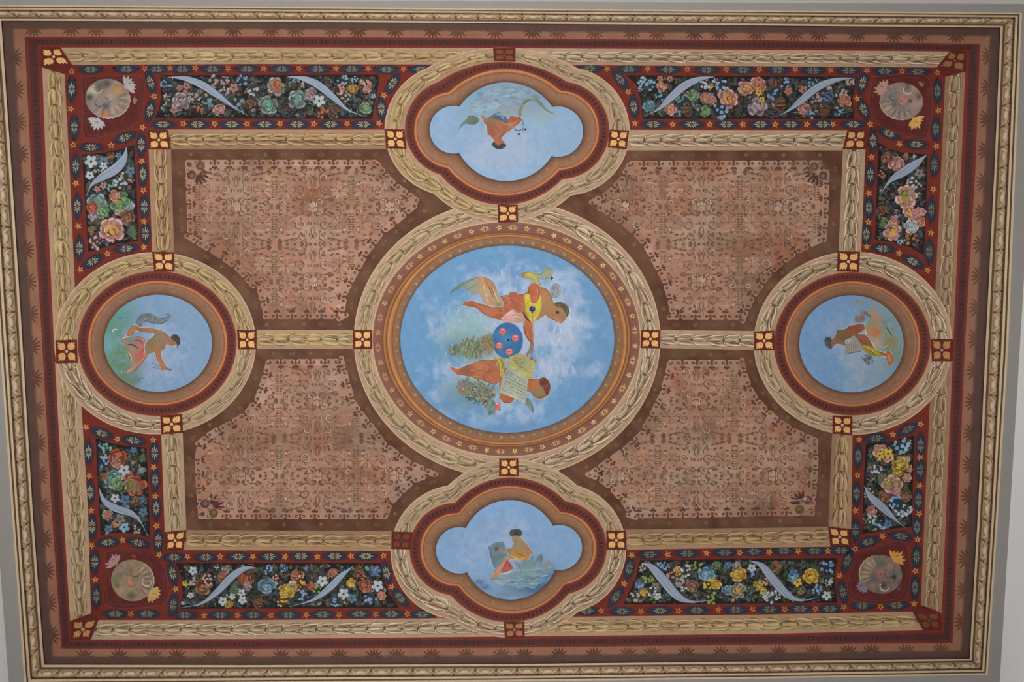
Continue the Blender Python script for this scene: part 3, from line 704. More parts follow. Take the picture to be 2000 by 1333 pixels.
# ---- central oval
m = MED['center']
T = thing('central_painting', 990, 663, 'large central oval painting of two cherubs with lute and music book on cloudy blue sky', 'painting')
ringpart(T, 'star_ring', m['finn'], m['fgo'], [(150, 100, 72), (132, 86, 70), (130, 82, 66), (118, 70, 54)], 3.0, ks=[0, .12, .8, 1])
ringpart(T, 'gilt_ring', m['fgo'], m['fgi'], [(96, 54, 34), (176, 116, 58), (150, 92, 46), (104, 60, 38), (196, 134, 74), (166, 100, 52), (112, 68, 44)], 3.2, ks=[0, .12, .3, .38, .55, .85, 1])
ringpart(T, 'brown_ring', m['fgi'], m['fsky'], [(150, 98, 60), (140, 102, 76), (134, 98, 74), (118, 84, 62), (70, 66, 66)], 3.1, ks=[0, .15, .6, .88, 1])
speck(T, m, 58, (176, 138, 66))
N_ = 26
for q in range(N_):
    for h in (0, 1):
        th = 2 * math.pi * (q + h * .5 + .22) / N_; th = math.atan2(math.sin(th) * .97, math.cos(th))
        p = m['finn']([th])[0] * .5 + m['fgo']([th])[0] * .5; p2 = m['finn']([th + .02])[0] * .5 + m['fgo']([th + .02])[0] * .5
        an = math.atan2(p2[1] - p[1], p2[0] - p[0]); a = Art(3.6, 20); left = max(0, -math.cos(th)) * .45
        c = tuple(np.array((220, 178, 104)) * (1 - left) + np.array((176, 108, 70)) * left)
        if h == 0: a.star(p[0], p[1], 6.6, c, (52, 30, 30), R.uniform(0, 1.2)); a.build('star', T)
        else: a.sprig(p[0], p[1], 11, an, c); a.build('sprig', T)
SKYF = skyfn(991, 663, 209, 183, (98, 148, 194), (160, 178, 208), (1000, 655, 150, 140), 2,
    [(925, 640, 55, 45, (126, 170, 170), .9), (915, 685, 42, 26, (104, 136, 116), 1.3), (925, 768, 48, 26, (110, 136, 122), 1.1), (1000, 600, 60, 60, (168, 184, 214), .5), (1110, 660, 45, 70, (176, 190, 212), .55), (900, 720, 30, 30, (150, 176, 210), .5), (1010, 800, 70, 25, (160, 184, 214), .6)])
sky = Art(3.15); sky.starfill(991, 663, m['sky'], 70, SKYF)
rr = random.Random(4); a = sky; a.mod = 140; a.step = 4e-6; a.base = 3.2e-3
for _ in range(520):
    an = rr.uniform(0, 6.28); rad = math.sqrt(rr.uniform(.04, .8)); x = 1000 + 160 * rad * math.cos(an); y = 660 + 150 * rad * math.sin(an)
    l = rr.uniform(5, 16); b_ = rr.uniform(-2.0, -1.1); k = rr.uniform(-8, 20); c0 = SKYF(np.array([x]), np.array([y]))[0]
    a.stroke([(x, y), (x + math.cos(b_) * l * .5 + 1, y + math.sin(b_) * l * .5), (x + math.cos(b_) * l, y + math.sin(b_) * l)], rr.uniform(1.5, 5), tuple(c0 + np.array([k, k * .75, k * .55])), 6)
a.build('painted_sky', T, M_SMOOTH)
Z = Zm(860, 510, 7.407)
SKIN = TC(158, 94, 64)
shape(T, 'scarf', Z, [(120,480),(180,410),(330,300),(480,260),(560,225),(640,240),(760,310),(820,420),(845,520),(920,630),(850,680),(740,665),(640,610),(590,490),(470,485),(380,410),(350,370),(240,420)], (184,148,106), 4.0,
      14, [(300,350,22,(112,132,116),1),(470,370,16,(140,150,138),1),(180,420,12,(90,120,110),1),(640,280,10,(204,118,70),.8),(780,340,9,(176,96,56),.7),(850,640,9,(110,120,70),.7)],
      lines=[([(560,230),(590,400),(640,600)],1.6,(206,140,90)),([(640,260),(720,420),(770,540)],1.6,(96,88,70)),([(700,330),(760,450),(790,560)],1.3,(110,80,60)),([(600,240),(640,420),(700,620)],1.5,(214,184,140)),([(760,380),(810,520),(880,620)],1.5,(214,184,140)),([(130,470),(330,330),(540,250)],1.4,(84,112,106)),([(340,370),(420,400),(560,300)],1.2,(104,104,60))], label='tan and grey-green scarf blown out behind the upper cherub')
shape(T, 'scarf', Z, [(1170,200),(1220,165),(1340,165),(1440,180),(1500,130),(1560,105),(1620,150),(1615,220),(1520,265),(1400,250),(1450,340),(1460,480),(1400,400),(1330,290),(1240,250),(1180,235)], (176,162,78), 4.0,
      14, [(1480,210,12,(138,156,148),1),(1590,180,9,(150,156,110),.8),(1430,400,9,(150,140,40),.8),(1190,205,6,(150,96,50),.9)], lines=[([(1190,210),(1300,190),(1390,270),(1430,360)],1.8,(206,186,96)),([(1340,180),(1440,195),(1500,150),(1600,130)],1.2,(96,110,110)),([(1400,250),(1500,262),(1600,220)],1.2,(84,112,120))], label='yellow scarf over the upper cherub\'s shoulder')
shape(T, 'wing', Z, [(1580,440),(1600,375),(1660,325),(1725,350),(1745,440),(1710,520),(1620,535)], (136,144,152), 4.0, 14, lines=[([(1600,400),(1650,420),(1620,520)],1.2,(88,98,112)),([(1650,350),(1700,420),(1660,520)],1.2,(98,100,110)),([(1610,380),(1680,360),(1730,400)],1.2,(170,160,150))])
pers = shape(T, 'person', Z, [(320,640),(355,600),(470,575),(520,612),(640,632),(760,668),(870,665),(925,632),(905,570),(868,535),(890,505),(975,500),(1005,462),(1090,452),(1150,480),(1230,470),(1290,400),(1340,335),(1400,340),(1450,375),(1530,400),(1590,470),(1615,560),(1650,610),(1720,595),(1800,615),(1850,690),(1855,760),(1800,850),(1745,900),(1700,885),(1640,850),(1560,820),(1520,775),(1480,805),(1390,865),(1340,890),(1340,1180),(1290,1160),(1225,1070),(1200,950),(1200,880),(1000,870),(860,850),(800,835),(720,810),(600,745),(500,665),(400,660)], SKIN, 4.3,
      12, [(1500,560,20,(176,128,80),1),(1600,700,16,(170,118,78),.9),(1780,740,16,(150,122,84),1),(1440,720,14,(150,128,78),.9),(450,610,14,(176,84,50),.5),(700,720,10,(196,116,78),.6),(1080,540,14,(176,84,60),.8),(1300,980,8,(176,96,70),.6),(1720,870,5,(214,140,110),.7)],
      lines=[([(340,630),(460,600),(600,670),(800,740),(900,740)],2.2,(192,98,60)),([(880,510),(960,520),(1010,600),(1000,640)],1.5,(196,128,88)),([(890,500),(990,510),(1080,560)],1.1,(104,70,60)),([(940,530),(1060,540),(1200,640)],1.6,(200,116,84)),([(480,590),(620,650),(760,690)],1.2,(132,66,44)),
      ([(520,680),(640,770),(780,830),(900,850)],1.6,(118,72,52)),([(1290,640),(1400,620),(1500,700)],1.2,(140,100,64)),([(1340,900),(1345,1040),(1340,1180)],1.4,(196,128,96)),([(1210,940),(1240,1080),(1330,1170)],1.4,(120,62,44)),([(1450,380),(1540,420),(1600,520)],1.3,(132,96,62)),([(1580,800),(1680,850),(1740,895)],1.3,(216,130,104)),([(1700,860),(1730,850)],1.8,(170,60,50))], step=2.2)
shape(pers, 'hair', Z, [(1640,612),(1740,598),(1840,650),(1862,730),(1838,810),(1810,760),(1760,680),(1690,670)], (96,86,64), 4.5, 14, lines=[([(1660,620),(1760,630),(1830,720)],1.2,(60,58,54))])
a = Art(4.6); p = Z([(1695,745)])[0]; a.disc(p[0], p[1], 4.4, 3.2, (70,52,40), .4, c2=(112,92,60)); a.disc(p[0], p[1], 2.2, None, (20,28,24)); a.build('eye', pers, M_SMOOTH)
shape(T, 'drapery', Z, [(870,835),(1040,700),(1120,755),(1200,750),(1225,870),(1050,895),(900,870)], (202,146,134), 4.6, 10, [(1000,760,7,(222,164,166),1),(1150,830,9,(176,140,112),.9)], lines=[([(880,840),(1020,740),(1100,760)],1.3,(230,186,176)),([(920,860),(1080,780),(1200,800)],1.3,(160,112,96)),([(900,850),(1060,800),(1190,840)],1.0,(232,196,170))])
lute = shape(T, 'lute', Z, [(1215,490),(1290,478),(1380,485),(1450,500),(1465,640),(1435,760),(1385,850),(1335,905),(1265,825),(1225,700)], (192,176,44), 4.9, 14, [(1250,560,7,(210,196,60),.8),(1400,640,8,(204,196,40),.7)], lines=[([(1190,740),(1240,820),(1310,885)],4.2,(84,58,46)),([(1222,500),(1232,700),(1280,830)],1.3,(146,128,30)),([(1262,560),(1270,600),(1255,630)],1.4,(110,96,30))])
a = Art(5.2, 20); p = Z([(1330,697)])[0]; a.disc(p[0], p[1], 8, None, (176,170,120), n=14); a.disc(p[0], p[1], 6, 5.6, (42,42,74), n=14); a.disc(p[0] + 1, p[1] - 1, 2.4, None, (78,82,130)); a.build('sound_hole', lute, M_SMOOTH)
a = Art(5.2, 20); a.stroke(Z([(1330,740),(1340,880),(1330,1040)]), 3.2, (186,150,122), 6, False); a.stroke(Z([(1322,740),(1332,880),(1322,1040)]), .7, (120,92,70), 6, False); a.build('neck', lute, M_SMOOTH)
shape(pers, 'arm', Z, [(1292,480),(1272,410),(1300,345),(1370,325),(1420,375),(1430,480),(1400,590),(1350,610),(1318,590)], (184,92,56), 5.3, 10, [(1350,555,7,(206,100,84),.9)], lines=[([(1300,360),(1290,440),(1320,560)],1.4,(140,78,50)),([(1390,360),(1410,460),(1380,580)],1.5,(210,130,86))])
shape(T, 'ribbon', Z, [(1308,1160),(1345,1170),(1345,1250),(1325,1333),(1250,1350),(1290,1260)], (150,104,84), 4.4, 10, [(1290,1300,6,(122,128,110),.9)])
# blue ball with roses
a = Art(4.2); o = E(991, 665.5, 30.5, 35, 40); a.starfill(991, 665.5, o, 8, skyfn(991, 665, 30, 30, (46, 104, 158), (62, 124, 176), (985, 660, 25, 25), 8)); ball = a.build('blue_ball', T, M_SMOOTH)
for x, y in ((981.5, 647.5), (1006.5, 661), (975, 675.5), (994.5, 687.5)): pinkflower(ball, x, y, 7.2, 4.6)
a = Art(4.6); a.disc(993, 664, 2.2, None, (14, 24, 30)); a.disc(999, 664, 1.1, None, (20, 40, 40)); a.build('ball_knob', ball, M_SMOOTH)
# lower cherub
Z = Zm(850, 660, 7.407)
foliage(T, 'reeds', Z, (300, 215, 75, 45), 120, [(96,124,96),(82,104,96),(110,96,80),(130,140,110)], 3.9, (6, 14), (-2.6, -1.0), 2.0, 25)
foliage(T, 'reeds', Z, (540, 190, 120, 90), 300, [(96,124,96),(128,138,84),(82,104,96),(150,160,110),(110,96,80)], 3.9, (6, 14), (-2.2, -1.0), 2.0, 5)
foliage(T, 'reeds', Z, (780, 130, 65, 90), 220, [(124,110,84),(150,140,90),(110,126,80),(160,120,100)], 3.9, (6, 14), (-2.4, -1.6), 1.8, 6)
foliage(T, 'leaves', Z, (430, 720, 70, 70), 130, [(96,118,90),(120,110,96),(140,120,110)], 3.9, (4, 10), (0, 6.28), 2.6, 27)
foliage(T, 'leaves', Z, (640, 790, 140, 100), 420, [(76,110,84),(104,128,92),(120,120,96),(60,88,84),(138,148,150),(110,100,110),(140,150,90)], 3.9, (4, 10), (0, 6.28), 2.6, 7)
foliage(T, 'leaves', Z, (800, 980, 55, 70), 140, [(110,140,150),(120,150,120),(80,110,110)], 3.9, (5, 10), (1.2, 2.0), 1.8, 8)
for x, y, r in ((420,770,8),(640,752,7),(735,912,8),(885,990,8.5),(635,245,5.5),(360,700,5),(840,810,5)):
    p = Z([(x, y)])[0]; pinkflower(T, p[0], p[1], r, 4.1)
shape(T, 'wing', Z, [(1310,870),(1370,890),(1415,980),(1425,1090),(1380,1050),(1320,985),(1290,960)], (112,132,124), 4.0, 10, lines=[([(1320,890),(1390,980),(1422,1080)],1.2,(80,100,98))])
per2 = shape(T, 'person', Z, [(212,435),(240,425),(330,450),(420,425),(480,395),(600,345),(700,328),(800,325),(880,330),(1000,420),(1300,580),(1400,598),(1520,595),(1580,575),(1650,640),(1665,740),(1620,840),(1540,885),(1440,870),(1400,810),(1340,770),(1200,860),(1140,890),(1110,930),(1020,945),(960,910),(935,830),(925,640),(880,670),(810,670),(700,630),(600,600),(500,568),(390,545),(330,540),(260,490)], (170,94,58), 4.2, 12,
      [(620,430,14,(186,120,80),.7),(450,490,14,(132,80,62),.8),(820,600,9,(180,108,84),.8),(900,560,9,(190,96,56),.8),(1500,790,12,(132,124,80),1),(1440,660,10,(190,106,50),.8),(280,470,8,(196,104,60),.7),(1050,890,9,(180,86,44),.7)],
      lines=[([(480,400),(600,470),(760,500),(880,600)],1.6,(150,80,52)),([(500,480),(660,440),(820,380)],1.8,(192,116,76)),([(700,620),(760,640),(860,600)],1.3,(126,76,60)),([(500,560),(620,560),(700,600)],1.6,(200,120,80)),([(1440,850),(1500,870),(1560,850)],1.2,(90,60,50))], step=2.2)
shape(per2, 'hair', Z, [(1510,590),(1580,572),(1650,640),(1668,740),(1625,840),(1590,800),(1560,710),(1515,680)], (118,66,48), 4.4, 14, [(1540,660,5,(84,40,36),.9)])
shape(T, 'yellow_cloth', Z, [(828,240),(890,290),(990,290),(1015,360),(985,520),(945,570),(910,440),(865,330)], (168,146,62), 4.6, 16, lines=[([(840,260),(930,340),(950,520)],1.5,(206,186,96)),([(900,300),(980,360),(960,500)],1.4,(120,96,44)),([(870,280),(920,400),(930,540)],1.0,(96,84,40))])
bk = shape(T, 'open_book', Z, [(1070,280),(1200,225),(1290,250),(1465,345),(1390,600),(1345,597),(1180,480),(1050,420)], (168,160,98), 5.0, 12, [(1300,350,12,(140,150,120),.7),(1300,520,9,(190,180,90),.7)], smooth=0, label='yellowish upper page of the music book')
pg = shape(bk, 'page', Z, [(1050,420),(1180,480),(1348,597),(1300,962),(1180,890),(930,795),(972,560)], (164,170,148), 5.2, 10, [(1150,850,12,(190,196,180),.8),(1050,500,10,(138,146,136),.8)], smooth=0, label='grey-green lower page')
a = Art(5.5, 20); rr = random.Random(9)
for r_ in range(7):
    for q in range(15):
        u = (q + rr.uniform(.1, .9)) / 15; v = (r_ + .6) / 7.4
        x = (1040 + 290 * u) * (1 - v) + (960 + 330 * u) * v; y = (450 + 150 * u) * (1 - v) + (770 + 150 * u) * v
        p = Z([(x, y)])[0]; a.stroke([p, (p[0] + rr.uniform(-.6, .6), p[1] + rr.uniform(1.5, 3))], 1.1, jc((88, 98, 92), 12), 3, False)
for r_ in range(5):
    for q in range(11):
        u = (q + rr.uniform(.1, .9)) / 11; v = (r_ + .6) / 5.4
        x = (1090 + 80 * u) * (1 - v) + (1230 + 190 * u) * v + 20 * u; y = (300 + 110 * u) * (1 - v) + (280 + 300 * u) * v
        p = Z([(x, y)])[0]; a.stroke([p, (p[0] + rr.uniform(1, 2.4), p[1] + rr.uniform(-.6, 1))], 1.1, jc((98, 96, 62), 12), 3, False)
a.build('music_notes', bk, M_SMOOTH)
a = Art(5.4, 20)
for q in range(16):
    x = rr.uniform(1310, 1460); y = 230 + (x - 1310) * .75 + rr.uniform(-20, 20); p = Z([(x, y)])[0]; a.stroke([p, (p[0] + rr.uniform(-3, 3), p[1] + rr.uniform(1, 4))], 2.2, jc((186, 78, 58), 16), 4)
a.build('red_cuff', T, M_SMOOTH)

# ---- left round medallion
m = MED['left']; T = thing('round_medallion', 307, 671, 'left round medallion with a lone figure reaching down, green hills and grey scarf', 'painting', 'round medallions')
red_ring(T, m); mouldings(T, m, TC(130, 98, 78)); speck(T, m, 30, (146, 100, 66))
sky = Art(3.35); sky.starfill(308.5, 671, m['sky'], 44, skyfn(308, 671, 105, 95, (122, 156, 190), (152, 170, 204), (320, 690, 60, 60), 11,
   [(222, 640, 26, 50, (92, 146, 136), 1.6), (232, 690, 30, 40, (98, 138, 104), 1.7), (248, 615, 20, 22, (96, 150, 146), 1.5), (252, 735, 18, 24, (96, 134, 108), 1.6), (215, 675, 12, 14, (100, 172, 178), 1.2), (262, 700, 14, 30, (120, 140, 110), 1.0)], .7, 7)); sky.build('painted_sky', T, M_SMOOTH)
Z = Zm(190, 560, 6.058)
shape(T, 'scarf', Z, [(465,410),(500,360),(550,320),(620,312),(690,345),(760,385),(820,360),(835,335),(790,335),(830,320),(870,340),(860,375),(800,420),(720,450),(640,430),(580,410),(530,430),(510,475),(470,450)], (110,122,126), 4.0, 10, lines=[([(480,400),(560,340),(660,380),(760,420)],1.3,(82,96,100)),([(520,420),(600,370),(700,410)],1.1,(146,150,150))], step=2.2, label='grey scarf flying above the figure')
shape(T, 'drapery', Z, [(455,590),(520,600),(575,650),(600,740),(575,850),(500,940),(420,1000),(345,1020),(340,1005),(400,960),(390,860),(350,760),(340,690),(290,650),(290,610),(380,620)], (170,110,98), 4.0, 16, [(560,700,14,(190,108,104),.9),(400,640,12,(120,132,112),1),(430,760,10,(146,134,114),1),(430,880,10,(130,140,104),1),(500,820,12,(196,96,76),.9),(380,1000,8,(200,150,150),.8)],
      lines=[([(350,690),(420,690),(490,740)],2.6,(74,50,44)),([(430,640),(500,640),(540,680)],1.8,(96,58,52)),([(520,610),(580,690),(560,830),(440,960)],1.8,(206,136,130)),([(500,800),(540,760),(560,690)],1.6,(150,54,52)),([(360,770),(400,830),(400,900)],2.0,(216,184,160)),([(290,620),(330,600),(360,605)],2.2,(224,214,190)),([(300,650),(320,640),(330,660)],1.6,(196,150,120))], step=2.2)
pers = shape(T, 'person', Z, [(345,560),(400,480),(440,455),(480,470),(500,485),(600,485),(700,505),(770,525),(840,590),(900,600),(950,620),(970,660),(930,690),(880,705),(820,680),(790,730),(760,770),(760,840),(800,920),(850,975),(820,995),(760,990),(750,940),(700,850),(690,780),(640,790),(580,810),(560,720),(590,650),(680,570),(620,550),(520,530),(455,520),(410,570),(350,590)], (156,112,80), 4.3, 12,
      [(400,540,8,(196,112,44),1),(500,500,8,(160,90,70),.9),(730,600,14,(140,122,92),1),(640,700,12,(132,116,80),1),(700,740,6,(190,104,72),.8),(730,860,10,(186,100,58),1),(800,980,8,(200,128,100),.9),(910,660,7,(174,104,70),.9)], lines=[([(440,500),(560,520),(680,540)],1.4,(176,84,60)),([(600,660),(690,580),(760,560)],1.3,(110,96,70)),([(700,780),(740,900),(800,970)],1.3,(206,120,76))], step=2.0)
shape(pers, 'hair', Z, [(865,600),(900,568),(950,575),(980,630),(975,680),(950,700),(925,650),(885,625)], (66,66,66), 4.5, 12, lines=[([(945,690),(950,730)],1.2,(70,70,76)),([(900,640),(940,650)],2.2,(60,54,50))])
a = Art(4.6, 20); a.stroke(Z([(650,905),(740,945),(860,985)]), 1.0, (86,96,100), 5, False); a.stroke(Z([(650,960),(760,972),(870,985)]), 1.0, (130,120,110), 5, False); a.stroke(Z([(820,975),(880,990)]), 2.4, (60,70,70), 4); a.build('arrow', T, M_SMOOTH)
shape(T, 'cloth_end', Z, [(355,1045),(440,1045),(520,1075),(565,1085),(510,1100),(490,1140),(440,1125),(400,1090)], (112,132,134), 4.0, 8, lines=[([(500,1095),(490,1135)],2.4,(80,124,116))])
a = Art(4.2, 20); a.stroke(Z([(175,545),(195,510),(245,508)]), 2.4, (206,208,184), 6); a.stroke(Z([(285,990),(285,1035)]), 1.8, (190,210,200), 4); a.stroke(Z([(240,380),(300,370)]), 3, (70,120,120), 4); a.stroke(Z([(240,770),(300,790),(330,850)]), 6, (104,132,84), 6); a.stroke(Z([(250,950),(330,900)]), 2, (70,110,90), 4); a.build('highlights', T, M_SMOOTH)

# ---- right round medallion
m = MED['right']; T = thing('round_medallion', 1664, 672, 'right round medallion with a seated figure holding a striped lyre in cloudy sky', 'painting', 'round medallions')
red_ring(T, m); mouldings(T, m, TC(130, 94, 74)); speck(T, m, 30, (150, 98, 66))
Z = Zm(1545, 565, 6.058)
sky = Art(3.35); sky.starfill(1663, 672, m['sky'], 44, skyfn(1663, 672, 102, 95, (112, 152, 196), (150, 170, 192), (1680, 700, 55, 70), 14,
   [(1740, 650, 26, 60, (120, 146, 140), 1.6), (1725, 600, 30, 16, (130, 152, 148), 1.3), (1750, 690, 14, 30, (110, 140, 124), 1.3), (1715, 730, 30, 24, (134, 156, 160), 1.2), (1640, 640, 24, 20, (150, 168, 190), .9), (1680, 590, 14, 5, (140, 136, 116), 1.4)], .8, 7)); sky.build('painted_sky', T, M_SMOOTH)
shape(T, 'cloud', Z, [(880,430),(940,340),(1060,350),(1160,400),(1230,500),(1290,620),(1240,720),(1100,720),(1000,700),(920,600),(870,520)], (126,148,138), 3.9, 14, [(960,480,14,(196,126,80),1.1),(1010,520,10,(190,112,60),1),(950,390,8,(118,150,124),1),(1180,640,14,(136,128,84),1.2),(1150,700,12,(116,140,104),1),(1000,640,12,(176,150,128),1)],
      lines=[([(870,440),(900,560),(1000,680)],2.6,(206,196,184)),([(1000,620),(1080,690),(1150,660)],2.8,(196,150,128)),([(1120,440),(1160,500),(1195,560)],2.4,(50,66,62)),([(1100,620),(1180,610),(1230,640)],2.6,(166,110,70))], step=2.2)
shape(T, 'cherub_cloud', Z, [(930,240),(970,235),(1010,270),(1050,340),(1110,345),(1040,390),(1000,420),(950,400),(930,330)], (150,138,116), 4.0, 14, [(1000,300,8,(196,132,92),1),(1060,370,6,(196,120,80),1)])
shape(T, 'wing', Z, [(750,350),(780,310),(815,320),(820,270),(860,250),(910,280),(950,330),(900,320),(870,300),(870,380),(800,395),(760,385)], (122,124,124), 4.0, 10, [(790,350,6,(140,108,92),1),(840,340,5,(150,96,84),1)], lines=[([(860,260),(930,320)],1.4,(96,104,104))])
pers = shape(T, 'person', Z, [(480,600),(500,580),(530,540),(540,500),(580,480),(650,475),(690,440),(780,420),(850,425),(870,450),(860,480),(790,530),(870,540),(930,600),(960,660),(1010,720),(1120,760),(1130,730),(1170,735),(1200,800),(1195,890),(1170,915),(1140,850),(1110,790),(1000,790),(900,720),(800,620),(760,600),(740,560),(680,580),(640,610),(640,665),(580,650),(540,650),(490,680),(460,640)], (146,88,62), 4.2, 12,
      [(600,510,12,(150,84,60),.9),(600,560,12,(112,100,60),1),(740,460,12,(150,66,50),1),(840,430,6,(186,70,60),1),(800,480,8,(120,96,50),.9),(1160,830,12,(196,104,60),1.2),(840,590,10,(158,88,60),1),(500,620,8,(130,100,80),.9)], lines=[([(680,450),(780,425),(860,430)],2.2,(182,64,52)),([(540,540),(620,590),(740,540)],1.6,(96,88,54)),([(780,560),(860,640),(960,680)],1.6,(112,64,50)),([(1140,760),(1180,860)],1.6,(220,140,100))], step=2.0)
shape(pers, 'hair', Z, [(400,575),(440,565),(480,590),(470,640),(490,690),(460,710),(410,670),(395,620)], (76,80,82), 4.5, 10, lines=[([(440,580),(460,620)],2.2,(52,50,50))])
lyre = shape(T, 'lyre', Z, [(660,610),(740,550),(790,600),(830,660),(840,720),(810,745),(700,755),(635,775),(650,680)], (150,146,134), 4.6, 8, smooth=1, lines=[([(650 + i * 22, 640 - i * 6), (648 + i * 22, 750 - i * 3)], .8, (96, 96, 88)) for i in range(8)] + [([(640,770),(740,750),(830,735)],1.8,(112,84,66)), ([(660,620),(700,600),(680,640)],1.6,(196,196,190))])
shape(T, 'yellow_drapery', Z, [(830,660),(900,660),(980,700),(1080,780),(1100,795),(1000,795),(920,770),(860,720)], (150,134,40), 4.6, 14, lines=[([(850,670),(930,710),(1040,780)],1.8,(206,190,44)),([(880,690),(950,740),(1010,785)],1.4,(96,90,40)),([(920,690),(1000,730),(1060,780)],1.2,(190,170,50))])
foliage(T, 'dark_strokes', Z, (900, 820, 50, 40), 50, [(84,98,104),(60,74,80),(120,130,130)], 4.0, (4, 9), (.2, 1.2), 1.6, 12)

# ---- top lobed medallion
m = MED['top']; T = thing('lobed_medallion', 988, 257, 'top lobed medallion with an upside-down figure with wind-blown dark hair under blue-grey clouds', 'painting', 'lobed medallions')
red_ring(T, m); mouldings(T, m, TC(142, 104, 82)); speck(T, m, 34, (150, 104, 74))
Z = Zm(820, 150, 6.06)
sky = Art(3.35); sky.starfill(988, 257, m['sky'], 48, skyfn(988, 257, 150, 96, (136, 170, 206), (158, 176, 202), (985, 285, 80, 50), 21,
   [(960, 195, 45, 26, (112, 156, 178), 1.7), (1010, 180, 45, 22, (122, 152, 176), 1.6), (1045, 200, 26, 24, (124, 156, 184), 1.4), (930, 215, 26, 16, (118, 166, 186), 1.3), (985, 208, 32, 9, (142, 142, 158), 1.3), (950, 211, 9, 5, (160, 122, 108), 1.2), (1000, 215, 30, 14, (140, 152, 150), 1.3), (905, 221, 24, 8, (140, 160, 186), 1.0), (1015, 175, 12, 9, (146, 148, 140), 1.2), (1060, 225, 30, 16, (140, 166, 176), 1.1)], .75, 8)); sky.build('painted_sky', T, M_SMOOTH)
foliage(T, 'cloud_strokes', Z, (1000, 200, 280, 90), 130, [(118,156,178),(128,158,182),(134,150,170),(122,152,164),(140,168,192)], 3.85, (12, 30), (-.35, .35), 6.5, 41, clip=m['sky'])
foliage(T, 'cloud_strokes', Z, (720, 360, 130, 60), 36, [(122,166,186),(140,160,180),(150,150,160)], 3.85, (10, 22), (-.6, .2), 5.5, 42, clip=m['sky'])
shape(T, 'scarf', Z, [(455,625),(500,560),(560,490),(600,460),(700,500),(690,530),(640,565),(580,560),(540,550),(500,590)], (98,128,122), 4.0, 12, [(640,530,8,(98,110,66),1),(520,560,7,(92,140,138),1)])
shape(T, 'veil', Z, [(1165,450),(1170,380),(1220,300),(1300,245),(1370,235),(1430,290),(1500,380),(1600,440),(1540,430),(1450,370),(1380,300),(1320,290),(1250,330),(1210,400),(1200,460)], (118,132,110), 4.0, 12, lines=[([(1180,430),(1230,310),(1340,260),(1430,310)],1.8,(100,112,70)),([(1200,400),(1260,320),(1350,270)],1.1,(160,170,150))], step=2.0)
pers = shape(T, 'person', Z, [(720,480),(740,460),(780,490),(850,470),(950,490),(1040,510),(1060,470),(1130,470),(1200,490),(1190,540),(1120,590),(1060,640),(1000,680),(965,730),(990,770),(1000,810),(940,820),(890,790),(875,750),(830,700),(800,670),(795,580),(760,540)], (160,92,64), 4.2, 14,
      [(850,520,10,(112,116,80),.9),(1110,500,12,(166,80,54),1),(930,600,12,(176,104,72),.8),(840,640,8,(150,82,56),.9),(940,780,8,(160,100,66),.8),(1080,580,8,(184,124,84),.8),(740,490,7,(176,130,110),.9)], lines=[([(800,560),(880,580),(960,660)],1.5,(132,74,54)),([(960,560),(1080,560),(1180,510)],1.6,(196,124,90))], step=2.0)
shape(pers, 'hair', Z, [(855,790),(880,770),(905,800),(940,810),(980,790),(1020,810),(1000,840),(950,860),(900,850),(860,820)], (62,56,56), 4.5, 10, lines=[([(850,790),(880,830),(940,855)],1.6,(48,44,48)),([(985,800),(1030,815)],1.3,(60,56,60))])
shape(T, 'blue_drapery', Z, [(840,470),(900,430),(960,450),(1020,480),(1060,520),(1020,540),(960,520),(900,500)], (66,100,132), 4.5, 12, lines=[([(860,480),(930,500),(1010,530)],1.5,(44,78,116)),([(890,440),(960,460),(990,500)],1.5,(176,190,200)),([(920,410),(950,440)],1.4,(60,80,100))])
a = Art(4.4, 20); a.stroke(Z([(1165,450),(1210,520),(1230,600)]), 1.8, (96,104,92), 6); a.stroke(Z([(1115,605),(1160,640),(1230,610)]), 1.8, (60,62,66), 6); a.stroke(Z([(1210,590),(1225,660)]), 1.2, (80,80,80), 4)
for x, y in ((1248, 622), (1172, 680)): p = Z([(x, y)])[0]; a.disc(p[0], p[1], 2.6, 2.2, (62, 62, 66))
a.build('lyre', T, M_SMOOTH)

# ---- bottom lobed medallion
m = MED['bottom']; T = thing('lobed_medallion', 994, 1072, 'bottom lobed medallion with a seated dark-haired figure before a grey-green easel over blue clouds', 'painting', 'lobed medallions')
red_ring(T, m); mouldings(T, m, TC(140, 104, 76)); speck(T, m, 34, (156, 112, 70))
Z = Zm(830, 970, 6.06)
sky = Art(3.35); sky.starfill(994, 1072, m['sky'], 48, skyfn(994, 1072, 145, 97, (128, 166, 210), (160, 180, 212), (985, 1070, 85, 50), 31,
   [(1010, 1130, 50, 16, (124, 160, 176), 1.8), (970, 1130, 30, 10, (130, 158, 176), 1.4), (1045, 1105, 30, 14, (128, 160, 176), 1.6), (1045, 1150, 45, 12, (66, 106, 152), 1.9), (985, 1160, 40, 9, (112, 142, 168), 1.6), (1070, 1120, 12, 16, (84, 124, 168), 1.5), (950, 1147, 14, 5, (70, 106, 148), 1.5), (936, 1138, 10, 5, (88, 104, 128), 1.3)], .7, 8)); sky.build('painted_sky', T, M_SMOOTH)
foliage(T, 'cloud_strokes', Z, (1090, 985, 230, 80), 80, [(130,162,178),(116,150,172),(104,138,166),(138,166,176)], 3.9, (10, 26), (-.3, .25), 4.5, 15, clip=m['sky'])
shape(T, 'easel', Z, [(750,600),(830,550),(930,535),(960,640),(990,720),(870,820),(820,850),(790,740)], (104,134,142), 4.0, 10, [(880,640,6,(168,130,116),1),(845,620,4,(60,70,84),1)], smooth=0, lines=[([(755,605),(790,740),(820,845)],1.6,(80,104,112)),([(830,550),(870,640),(900,700)],1.1,(130,112,110)),([(850,720),(910,725)],1.0,(84,84,90))])
